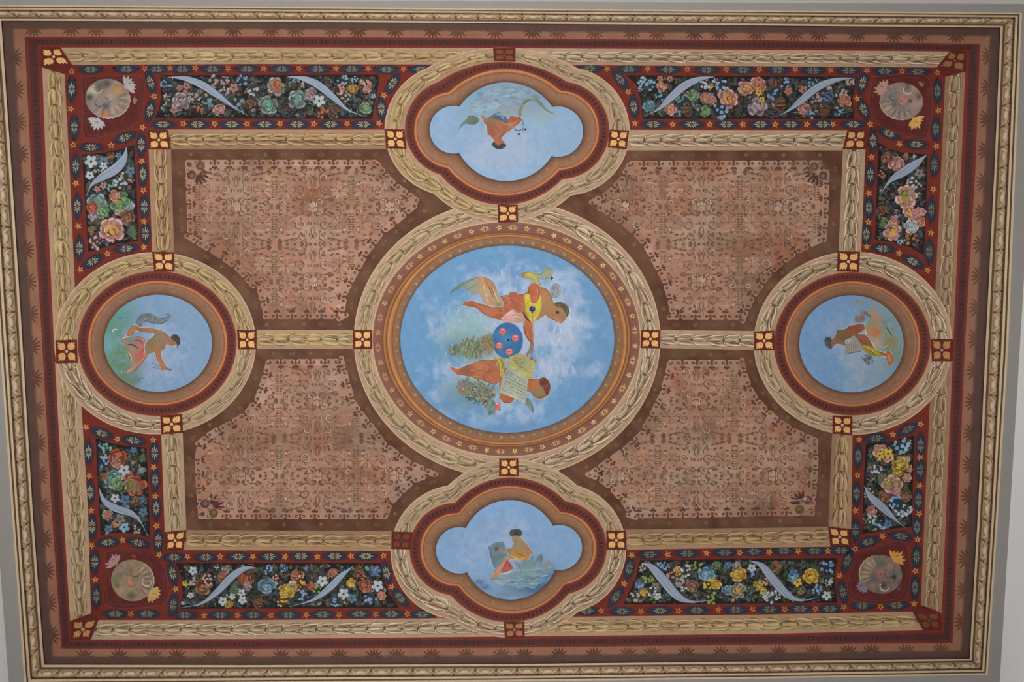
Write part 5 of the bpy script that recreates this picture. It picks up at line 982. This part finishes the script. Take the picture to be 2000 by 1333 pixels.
for pi, pn in enumerate(PAN):
    rr = random.Random(100 + pi); O = np.array(pn['out'], float); c = O.mean(0)
    t = thing('flower_panel', c[0], c[1], pn['label'], 'panel', 'flower panels')
    b = Art(1.8, 2); b.poly([tuple(p) for p in c + (O - c) * 1.0], (30, 26, 26), 12)
    b.build('panel_ground', t)
    f = Art(1.9, 30); bb = (O[:, 0].min(), O[:, 0].max(), O[:, 1].min(), O[:, 1].max())
    n = int((bb[1] - bb[0]) * (bb[3] - bb[2]) / 24)
    cool = [(54, 70, 76), (66, 74, 62), (84, 66, 54), (52, 62, 48), (72, 84, 86), (88, 80, 70), (46, 52, 66), (60, 84, 80), (96, 64, 44)]
    if pi in (3, 7): cool += [(74, 84, 54), (64, 84, 50), (92, 92, 88)]
    for _ in range(n):
        x = rr.uniform(bb[0], bb[1]); y = rr.uniform(bb[2], bb[3])
        if not inside(O, x, y) or edge_dist(O, x, y) < 5: continue
        k = rr.random(); cc = jc(rr.choice(cool), 14)
        if rr.random() < .06: cc = tuple(min(190, v * 1.7) for v in cc)
        if k < .55: f.leaf(x, y, rr.uniform(6, 13), rr.uniform(2.5, 6), rr.uniform(0, 6.28), cc, tuple(v * .75 for v in cc))
        elif k < .85: f.disc(x, y, rr.uniform(2, 6), rr.uniform(2, 4), cc, rr.uniform(0, 3), 8)
        else: f.stroke([(x, y), (x + rr.uniform(-7, 7), y + rr.uniform(-5, 5)), (x + rr.uniform(-10, 10), y + rr.uniform(-6, 6))], 1.2, tuple(min(200, v * 1.5) for v in cc), 5)
    # keep the marks inside the panel
    f.v = [list(_clip) for _clip in [(v if inside(O, *v) else (c + (np.array(v) - c) * .93)) for v in f.v]]
    f.build('foliage', t)
    for sg, lst in zip(pn['seg'], pn['fl']):
        for i, (ty, zx, zy, zr, pal) in enumerate(lst):
            x = sg[0] + zx / sg[2]; y = sg[1] + zy / sg[2]; r = zr / sg[2] * 1.02; d = edge_dist(O, x, y) if inside(O, x, y) else 1
            r = min(r, max(4, d * 1.05)); 
            if not inside(O, x, y): continue
            mn, inn, dp = PAL[pal]; a = Art(3.0 + (i % 5) * .32, 60, 6e-6); dim = .84 if pi in (0, 1) else .9
            mn, inn, dp = [tuple(v * dim for v in q) for q in (mn, inn, dp)]
            if ty == 'B': bloom(a, x, y, r, mn, inn, dp, rr)
            elif ty == 'D': daisy(a, x, y, r, inn if pal in ('white', 'sky', 'gold') else mn, rr)
            elif ty == 'C': cluster(a, x, y, r, inn, rr, 11)
            elif ty == 'T': tulip(a, x, y, r, mn, inn, dp, rr, rr.uniform(0, 6.28))
            else:
                for q in range(7): a.leaf(x - r * .5, y + r * .3, r * 1.5, r * .22, -.9 + q * .22, jc(inn, 12), tuple(v * .7 for v in mn))
            a.build(FN[ty], t, M_SMOOTH)
    for pts, wd in pn['rib']:
        a = Art(5.4, 10); a.stroke(pts, wd + 2.5, (34, 34, 44), 24, taper=[.05, .45, .8, 1, 1, .8, .4, .12, .04]); a.stroke(pts, wd, (150, 162, 180), 24, taper=[.03, .4, .8, 1, 1, .8, .4, .1, .03], c2=(138, 152, 174))
        P = crom(pts, 20); D = np.gradient(P, axis=0); D /= np.hypot(*D.T)[:, None]; N = np.c_[-D[:, 1], D[:, 0]]
        a.stroke((P + N * wd * .16)[6:18:2], 1.0, (100, 112, 138), 14)
        a.build('ribbon', t, M_SMOOTH)

# ------------------------------------------------------------------ shells in the corners
SH = [
 dict(Z=Zm(150, 140, 9.52), c=(575, 500), r=(415, 365), rot=.12, label='painted shell in the ceiling\'s top left corner with yellow dab, blue and orange flowers', base=(146,128,112), scal=(-.4, 2.2),
   spots=[(280,360,14,(196,186,158),1),(240,480,9,(60,68,60),1),(430,280,14,(86,92,74),.9),(560,220,10,(84,74,74),1),(760,350,10,(196,136,52),1.2),(620,480,16,(176,144,134),1),(560,650,10,(70,90,116),1.2),(330,600,12,(140,122,134),1),(540,780,7,(206,104,40),1.3),(820,500,8,(96,114,98),1),(680,700,12,(180,144,132),.9),(850,600,14,(150,124,108),.8)],
   fl=[(980,240,150,(166,142,126),(176,166,160)),(370,960,150,(170,140,136),(178,172,178)),(1080,540,60,(130,84,76),(150,110,100))]),
 dict(Z=Zm(1700, 145, 9.52), c=(575, 500), r=(405, 345), rot=.1, label='painted shell in the ceiling\'s top right corner with a pink rose heart', base=(146,126,112), scal=(.9, 3.0),
   spots=[(590,490,12,(190,124,114),1.2),(450,560,8,(92,98,88),1),(430,400,10,(112,116,124),.8),(820,560,12,(176,134,130),1),(700,220,10,(90,76,72),.7),(820,240,10,(176,152,130),.9),(560,700,14,(118,114,110),.9),(330,640,9,(190,160,126),.9),(740,500,4,(60,52,46),1),(900,420,6,(92,76,54),1)],
   fl=[(210,250,150,(164,112,100),(186,140,126)),(850,900,150,(196,134,48),(210,160,80)),(950,190,60,(140,92,48),(150,100,60))]),
 dict(Z=Zm(200, 1065, 9.52), c=(560, 660), r=(400, 385), rot=.35, label='painted shell in the ceiling\'s bottom left corner with an orange rose heart', base=(146,124,98), scal=(-1.4, .5),
   spots=[(500,680,9,(206,120,88),1.2),(230,650,10,(108,122,84),.9),(330,560,8,(124,96,104),.9),(740,470,10,(180,156,118),.9),(800,560,12,(124,94,76),.6),(540,950,10,(90,84,68),1),(330,840,10,(176,150,116),.9),(280,760,6,(96,92,58),.9),(740,800,8,(156,96,92),.9),(860,780,8,(94,106,82),.9)],
   fl=[(200,300,140,(154,108,102),(170,126,122)),(960,930,150,(190,142,66),(200,160,84)),(590,210,50,(140,50,40),(150,60,50))]),
 dict(Z=Zm(1650, 1060, 10.257), c=(720, 640), r=(400, 360), rot=.2, label='painted shell in the ceiling\'s bottom right corner, dull with pink heart and pale left rim', base=(120,104,92), scal=(2.3, 4.2),
   spots=[(710,620,10,(172,106,96),1.2),(890,470,9,(160,116,104),1),(500,430,14,(170,150,122),1),(420,640,12,(160,142,96),1),(990,690,5,(44,30,26),1.2),(770,860,6,(60,56,40),1.1),(560,740,10,(84,90,84),.9),(740,420,10,(96,94,78),.9),(560,860,8,(160,116,92),.9),(1050,620,8,(96,110,96),.7)],
   fl=[(340,890,130,(166,100,92),(120,110,130)),(1050,300,150,(186,118,40),(206,146,60)),(1090,930,50,(100,66,50),(110,70,56))]),
]
for si, sh in enumerate(SH):
    Z = sh['Z']; c = Z([sh['c']])[0]; rx, ry = [v / 9.52 for v in sh['r']]; rr = random.Random(si); t = thing('shell_ornament', c[0], c[1], sh['label'], 'shell', 'painted corner shells')
    gp = [[(160,150),(272,150),(281,180),(276,222),(255,248),(215,262),(166,268),(162,210)], [(1705,150),(1812,152),(1812,262),(1780,268),(1745,258),(1712,238),(1698,200)],
          [(205,1080),(240,1074),(290,1078),(318,1105),(326,1140),(318,1180),(212,1185),(208,1130)], [(1670,1082),(1720,1066),(1770,1066),(1766,1170),(1664,1172),(1660,1120)]][si]
    gq = [tuple(v) for v in crom(gp + [gp[0]], 60)[:-1]]; gr = Art(1.55, 10); gr.fill(gq, gradfn(TC(86, 36, 34), 5, 14, si), 7.0)
    gr.stroke(gq + [gq[0]], 1.3, TC(112, 58, 50), 90, False); cg = np.mean(gq, axis=0); gr.stroke([tuple(cg + (np.array(v) - cg) * .9) for v in gq + [gq[0]]], 1.0, TC(106, 54, 46), 90, False); gr.build('shell_ground', t)
    a = Art(2.0, 20); ca, sa = math.cos(sh['rot']), math.sin(sh['rot']); P = []
    for q in range(72):
        th = 2 * math.pi * q / 72; k = 1 + (.018 * math.cos(th * 26) if sh['scal'][0] < th < sh['scal'][1] or sh['scal'][0] < th - 2 * math.pi < sh['scal'][1] else 0)
        u, v = rx * k * math.cos(th), ry * k * math.sin(th); P.append((c[0] + u * ca - v * sa, c[1] + u * sa + v * ca))
    sp = [(Z([(q[0], q[1])])[0] + (q[2] * .78, q[3], q[4])) for q in sh['spots']]
    gf = gradfn(sh['base'], 13, 5, si, sp)
    a.starfill(c[0], c[1], P, 22, gf)
    th0 = (sh['scal'][0] + sh['scal'][1]) / 2
    for q in range(13):      # ribs of the shell
        th = sh['scal'][0] + (sh['scal'][1] - sh['scal'][0]) * q / 12; f_ = lambda k: (c[0] + rx * k * math.cos(th + sh['rot']), c[1] + ry * k * math.sin(th + sh['rot']))
        a.stroke([f_(.5), f_(.75), f_(.95)], 1.5, (178, 156, 130) if q % 2 else (104, 84, 72), 6)
    ed = [P[int(round(th / (2 * math.pi) * 72)) % 72] for th in np.linspace(sh['scal'][0], sh['scal'][1], 30)]
    a.stroke(ed, 1.8, (198, 176, 150), 50)
    for (x, y, w_, col) in ((-.45, -.5, 2.4, (196,186,160)), (-.35, .2, 1.4, (60,56,48)), (.1, -.05, 1.4, (110,84,76))):
        k = si * 1.2; X, Y = x * math.cos(k) - y * math.sin(k), x * math.sin(k) + y * math.cos(k)
        a.stroke([(c[0] + rx * X + rx * .22 * math.cos(s), c[1] + ry * Y + ry * .22 * math.sin(s)) for s in np.linspace(0, 4.2, 6)], w_, col, 14)
    a.build('shell', t, M_SMOOTH)
    for (x, y, r, c1, c2) in sh['fl']:
        x, y = Z([(x, y)])[0]; r /= 9.52; a = Art(2.6, 30); an0 = math.atan2(y - c[1], x - c[0])
        for q in range(7):
            an = an0 - 1.2 + q * .4; a.leaf(x - math.cos(an0) * r * .5, y - math.sin(an0) * r * .5, r * rr.uniform(1.1, 1.5), r * .5, an, jc(c1, 10), jc(c2, 8))
        a.disc(x - math.cos(an0) * r * .3, y - math.sin(an0) * r * .3, r * .42, r * .36, c2, an0); a.stroke([(x - r * .3, y), (x, y - r * .2), (x + r * .3, y)], r * .1, tuple(v * .7 for v in c1), 5)
        a.build('flower', t, M_SMOOTH)
    # thin scratched border lines around the shell
a = None
# ------------------------------------------------------------------ stencilled panels
def tr(s): return s
FIELD = [
 dict(lab='upper left stencilled panel, pinkish scrollwork on brown, pointing right to the medallions', g=[(334,292),(985,292),(985,664),(345,664)],
  out=[(361,312),(738,312),(757,338),(776,357),(800,374),(834,400),(810,410),(775,440),(750,458),(722,495),(697,540),(679,575),(672,624),(517,624),(503,573),(492,565),(474,543),(454,524),(432,508),(409,494),(366,468)], ax=(461, 404), corner=(361, 312, 1, 1), seed=1),
 dict(lab='upper right stencilled panel, greyish pink scrollwork on brown, pointing left to the medallions', g=[(995,294),(1647,294),(1634,664),(995,664)],
  out=[(1228,314),(1621,313),(1618,430),(1615,469),(1557,498),(1525,522),(1502,545),(1475,583),(1463,610),(1457,625),(1311,625),(1301,578),(1290,545),(1270,508),(1257,483),(1240,463),(1217,443),(1185,420),(1142,397),(1185,372),(1207,350)], ax=(1520, 404), corner=(1621, 313, -1, 1), seed=2),
 dict(lab='lower left stencilled panel, pinkish scrollwork, brightest near its lower right', g=[(350,664),(985,664),(985,1037),(363,1037)],
  out=[(520,702),(672,701),(676,716),(686,753),(696,786),(716,813),(736,838),(752,861),(776,880),(800,898),(860,926),(812,944),(787,966),(767,988),(757,1015),(387,1015),(382,950),(380,891),(386,861),(412,841),(450,821),(475,806),(497,778),(510,741)], ax=(470, 930), corner=(387, 1015, 1, -1), seed=3),
 dict(lab='lower right stencilled panel, even pinkish scrollwork on brown, pointing left', g=[(995,664),(1634,664),(1619,1032),(995,1036)],
  out=[(1304,703),(1454,703),(1463,738),(1475,766),(1492,788),(1525,820),(1556,838),(1597,857),(1599,900),(1595,966),(1590,1008),(1232,1014),(1215,986),(1190,958),(1170,942),(1141,929),(1180,899),(1220,871),(1247,846),(1264,816),(1287,771),(1299,728)], ax=(1510, 930), corner=(1592, 1008, -1, -1), seed=4),
]
DK = TC(112, 78, 59); DK2 = TC(114, 88, 68); LT = TC(178, 146, 122)
def qtile():
    """one quarter of the stencil repeat: list of (kind, data) in local units 0..75 x 0..74"""
    m = []
    for an in np.linspace(0, 2 * math.pi, 9)[:-1]:
        m.append(('leaf', 52 + 4 * math.cos(an), 31 + 4 * math.sin(an), 13 if math.sin(an) > -.3 else 9, 2.0, an, (138, 88, 70)))
    for x, y, l, w, a in ((30,10,9,4.5,.5),(44,7,8,4,0),(58,9,9,4.5,-.4),(33,50,10,4.5,.7),(44,55,9,4,0),(56,52,10,4.5,-.5),(68,58,8,4,.2),(22,20,7,4,1.2),(70,22,7,4.5,1.6),(70,36,7,4.5,1.6),(70,48,6,4,1.6),
                       (8,28,9,3.5,1.3),(15,44,9,3.5,1.9),(6,50,10,3.5,1.5),(28,62,9,4.5,0),(47,66,8,4,.4),(60,66,8,4,-.4),(12,62,9,4.5,.6),(36,30,6,3,2.2),(38,38,6,3,2.8)):
        m.append(('leaf', x, y, l, w, a, DK2 if (x < 20 or x > 66) else DK))
    for x in (5, 20, 35, 50, 65): m.append(('disc', x, 73, 3.2, 2.2, DK))
    for x, y in ((38, 14), (64, 16)): m.append(('disc', x, y, 3.4, 3.0, DK))
    m.append(('spiral', 24, 34, 9.0, 1)); m.append(('spiral', 13, 10, 5.4, -1)); m.append(('spiral', 60, 8, 5.0, 1)); m.append(('spiral', 20, 57, 6.4, -1))
    m.append(('ring', 2, 5, 6.5)); m.append(('ring', 62, 45, 3.5))
    m.append(('hi', ((40, 22), (32, 18), (24, 20), (16, 24)))); m.append(('hi', ((4, 22), (5, 34), (10, 42), (9, 52)))); m.append(('hi', ((36, 45), (46, 48), (56, 46), (66, 42)))); m.append(('hi', ((74, 14), (72, 18), (75, 22))))
    m.append(('dk', ((10, 18), (20, 14), (30, 17), (40, 20)))); m.append(('dk', ((30, 70), (42, 64), (54, 66), (66, 71)))); m.append(('dk', ((0, 38), (4, 46), (2, 58), (6, 66))))
    for y in (14, 19, 24, 29, 34, 39, 44, 49): m.append(('leaf', 75, y, 6, 3.4, math.pi * .96, DK2))
    rq = random.Random(3)
    for _ in range(900):
        x, y = rq.uniform(2, 74), rq.uniform(2, 73); l = rq.uniform(7, 13)
        if math.hypot(x - 52, y - 31) < 20 or math.hypot(x - 24, y - 34) < 11 or math.hypot(x - 13, y - 10) < 8 or math.hypot(x - 2, y - 5) < 9: continue
        if any(e[0] == 'leaf' and math.hypot(e[1] - x, e[2] - y) < 8.2 for e in m) or any(e[0] == 'disc' and math.hypot(e[1] - x, e[2] - y) < 6 for e in m): continue
        m.append(('leaf', x, y, l, l * rq.uniform(.4, .62), math.atan2(y - 31, x - 52) + rq.choice((0, 1.3, -1.3, 1.57)), DK if rq.random() < .7 else DK2))
    k0 = []
    for q in range(9):      # lobed leaf: dark ground, then the lobes
        an = 2 * math.pi * q / 9 + .2; k0.append(('leaf', 52 + 2 * math.cos(an), 31 + 2 * math.sin(an), 19 if math.cos(an) * .3 + math.sin(an) > -.5 else 14, 8.5, an, TC(150, 113, 92) if q % 2 else TC(154, 118, 97)))
    m = [('disc', 52, 31, 16, 15, TC(116, 82, 62))] + k0 + m
    return m, set(k0 + m[:1])
QT, FAN = qtile()
for fd in FIELD:
    O = np.array(fd['out'], float); c = O.mean(0); s = fd['seed']; rr = random.Random(s)
    if ((np.roll(O[:, 0], -1) - O[:, 0]) * (np.roll(O[:, 1], -1) + O[:, 1])).sum() > 0: O = O[::-1]   # make the inward normal known
    t = thing('stencil_panel', c[0], c[1], fd['lab'], 'panel', 'stencilled brown panels')
    g = Art(0.3); gx = fd['g']; GG = []
    for j in range(26):
        for i in range(40):
            u, v = i / 39, j / 25; GG.append(((gx[0][0]*(1-u)+gx[1][0]*u)*(1-v)+(gx[3][0]*(1-u)+gx[2][0]*u)*v, (gx[0][1]*(1-u)+gx[1][1]*u)*(1-v)+(gx[3][1]*(1-u)+gx[2][1]*u)*v))
    GG = np.array(GG); g.add(GG, gradfn(BROWN, 12, 30, s)(GG[:, 0], GG[:, 1]), [(j*40+i, j*40+i+1, j*40+i+41, j*40+i+40) for j in range(25) for i in range(39)], lift=.0003)
    g.build('panel_ground', t, M_STENCIL)
    # walk around the outline
    loop = np.vstack([O, O[:1]]); L = plen(loop); n = int(round(L / 29.0)); per = L / n; W = resamp(loop, n * 12 + 1); D = np.gradient(W, axis=0); D /= np.hypot(*D.T)[:, None]; N = np.c_[-D[:, 1], D[:, 0]]
    tp = W[6] + N[6] * 4
    if not inside(O, *tp): N = -N
    # body of the field, inset behind the scalloped fringe
    inset = [tuple(W[i] + N[i] * 8.5) for i in range(0, len(W) - 1, 3)]; inset = [p for p in inset if inside(O, *p) and edge_dist(O, *p) > 7.6]
    def colf(x, y, s=s):
        a = fbm(x, y, 60, 5, s); b = fbm(x, y, 34, 4, s + 9); d = fbm(x, y, 9, 4, s + 4)
        cc = mixc(np.array(PINK, float) * 1.0, np.array(TC(146, 118, 100), float), np.clip((a - .45) * 6, 0, 1))
        cc = mixc(cc, np.array(TC(156, 108, 84), float), np.clip((b - .58) * 6, 0, .8))
        e2 = fbm(x, y, 80, 3, s + 21); return cc + ((d - .5) * 34)[:, None] + ((e2 - .5) * 60)[:, None]
    fl = Art(0.8, 10); fl.fill(inset, colf, 5.0); fld = fl.build('stencil_field', t, M_STENCIL)
    fr_ = Art(1.0, 24); 
    for q in range(n):
        i = (q * 12 + 6) % (len(W) - 1); o_, d, nr = W[i], D[i], N[i]; cc = tuple(colf(np.array([o_[0]]), np.array([o_[1]]))[0])
        f2 = lambda u, v: tuple(o_ + d * u + nr * v)
        if edge_dist(O, *f2(0, 8)) < 5: continue
        fr_.poly([f2(*p) for p in ((-9,.5),(9,.5),(12,3.5),(12,7.5),(8.5,10),(6,9.5),(5,12),(-5,12),(-6,9.5),(-8.5,10),(-12,7.5),(-12,3.5))], cc)
        for sg in (-1, 1):
            fr_.disc(*f2(sg * 7.6, 6.0), 3.5, 3.1, (96, 60, 46)); fr_.disc(*f2(sg * 8.6, 5.4), 1.5, 1.2, cc)
            fr_.stroke([f2(sg * 4, 1), f2(sg * 10, 1.4), f2(sg * 12.2, 5), f2(sg * 10.5, 9)], 1.2, (190, 150, 126), 8)
        i = q * 12; o2, d2, n2 = W[i], D[i], N[i]; f3 = lambda u, v: tuple(o2 + d2 * u + n2 * v)
        if edge_dist(O, *f3(0, 18)) < 12 or not inside(O, *f3(0, 18)): continue
        an = math.atan2(n2[1], n2[0]); sp = Art(1.4, 24)
        for dl, ln, u in ((0, 8, 0), (.8, 7.5, 0), (-.8, 7.5, 0)):
            p = f3(0, 11.5); sp.leaf(p[0] + math.cos(an + dl) * 1.5, p[1] + math.sin(an + dl) * 1.5, ln, 4.2, an + dl, (92, 56, 46))
        sp.leaf(*f3(0, 1), 11, 5, an, (100, 64, 50)); sp.build('fringe_sprig', t, M_STENCIL)
    fr_.build('scalloped_fringe', t, M_STENCIL)
    mt = Art(1.5, 200, 1.2e-5); ax, ay = fd['ax']
    for I in range(-8, 9):
        for J in range(-7, 8):
            x0 = ax + I * 75; y0 = ay + J * 74 * .99
            mx = 1 if I % 2 == 0 else -1; my = 1 if J % 2 == 0 else -1
            bx = x0 if mx == 1 else x0 + 75; by = y0 if my == 1 else y0 + 74
            if edge_dist(O, x0 + 37, y0 + 37) > 60 and not inside(O, x0 + 37, y0 + 37): continue
            mt.k = 0; mt.base = 1.5e-3 + ((I % 2) * 2 + (J % 2)) * 3e-6
            for e in QT:
                if e[0] in ('hi', 'dk'): cx_, cy_ = e[1][1]
                else: cx_, cy_ = e[1], e[2]
                X = bx + mx * cx_; Y = by + my * cy_
                if not inside(O, X, Y) or edge_dist(O, X, Y) < 18: continue
                if e in FAN and (not inside(O, bx + mx * 52, by + my * 31) or edge_dist(O, bx + mx * 52, by + my * 31) < 38): continue
                if e[0] == 'leaf':
                    A = math.atan2(math.sin(e[5]) * my, math.cos(e[5]) * mx); cc = tuple(np.array(jc(e[6], 12)) * (.92 + .2 * float(fbm(np.array([X]), np.array([Y]), 50, 3, s)[0])))
                    mt.leaf(X, Y, e[3], e[4], A, cc)
                    if rr.random() < .45 and e[4] < 8: mt.stroke([(X + 1.2 + math.cos(A) * e[3] * k - math.sin(A) * e[4] * .55, Y + math.sin(A) * e[3] * k + math.cos(A) * e[4] * .55) for k in (.1, .5, .9)], .9, jc(LT, 10), 4)
                elif e[0] == 'disc': mt.disc(X, Y, e[3], e[4], jc(e[5], 8), 0, 8)
                elif e[0] == 'spiral':
                    r = e[3]; h = e[4] * mx
                    P = [(X + r * k * math.cos(w_) * h, Y + r * k * math.sin(w_) * my) for k, w_ in ((1, -.6), (1, .6), (.98, 1.8), (.9, 3), (.78, 4), (.6, 5.1), (.4, 6.2))]
                    mt.stroke([(p[0] - 1.1, p[1] + .8) for p in P], 3.0, jc((104, 70, 52), 8), 16)
                    mt.stroke(P, 1.7, (196, 164, 142) if rr.random() < .5 else jc(PINK, 14), 16)
                    mt.disc(X, Y, r * .36, None, jc((150, 104, 84), 10), 0, 8)
                elif e[0] == 'ring':
                    r = e[3]; mt.disc(X, Y, r + 1.4, None, jc(DK, 8), 0, 14); mt.disc(X, Y, r, None, jc((172, 136, 116), 10), 0, 14)
                    mt.stroke([(X + r * .85 * math.cos(w_), Y + r * .85 * math.sin(w_)) for w_ in (-1.2, -.4, .4, 1.2)], 1.1, jc((200, 172, 150), 8), 7)
                else:
                    mt.stroke([(bx + mx * p[0], by + my * p[1]) for p in e[1]], 1.4 if e[0] == 'hi' else 1.9, jc(LT if e[0] == 'hi' else DK, 10), 9)
    mt.build('scrollwork', t, M_STENCIL)
    # palmette in the outer corner
    cx_, cy_, sx, sy = fd['corner']; p = Art(1.9, 30); q0 = (cx_ + sx * 24, cy_ + sy * 24); an0 = math.atan2(sy, sx)
    p.disc(cx_ + sx * 30, cy_ + sy * 12, 9, None, (104, 76, 48), 0, 14); p.disc(cx_ + sx * 13, cy_ + sy * 30, 9, None, (98, 62, 54), 0, 14)
    p.disc(cx_ + sx * 31, cy_ + sy * 13, 4, None, (126, 96, 66), 0, 10); p.disc(cx_ + sx * 14, cy_ + sy * 31, 4, None, (136, 92, 80), 0, 10); p.disc(cx_ + sx * 9, cy_ + sy * 10, 4.5, None, (98, 64, 50), 0, 10)
    for (u, v) in ((30, 12), (13, 30)):
        p.stroke([(cx_ + sx * u + 10 * math.cos(w_), cy_ + sy * v + 10 * math.sin(w_)) for w_ in np.linspace(an0 + .6, an0 + 5.2, 8)], 1.8, (178, 140, 114), 20)
    for dl in (-.62, -.22, .18, .55, .9): p.leaf(q0[0] + math.cos(an0 + dl - .1) * 4, q0[1] + math.sin(an0 + dl - .1) * 4, 24, 5.5, an0 + dl - .1, (84, 50, 42))
    p.build('corner_palmette', t, M_STENCIL)
    # faint marks on the brown margin
    for q in range(int(L / 36)):
        i = int((q + .4) * 36 / L * (len(W) - 1)) % (len(W) - 1); o_ = W[i] - N[i] * 10; A = math.atan2(D[i, 1], D[i, 0])
        mk = Art(0.7, 12)
        if q % 2: mk.sprig(o_[0], o_[1], 9, A, jc((120, 88, 56), 8))
        else: mk.star(o_[0], o_[1], 5, jc((122, 100, 52), 10), (44, 48, 40), 0.4)
        mk.build('margin_sprig' if q % 2 else 'margin_star', t, M_STENCIL)
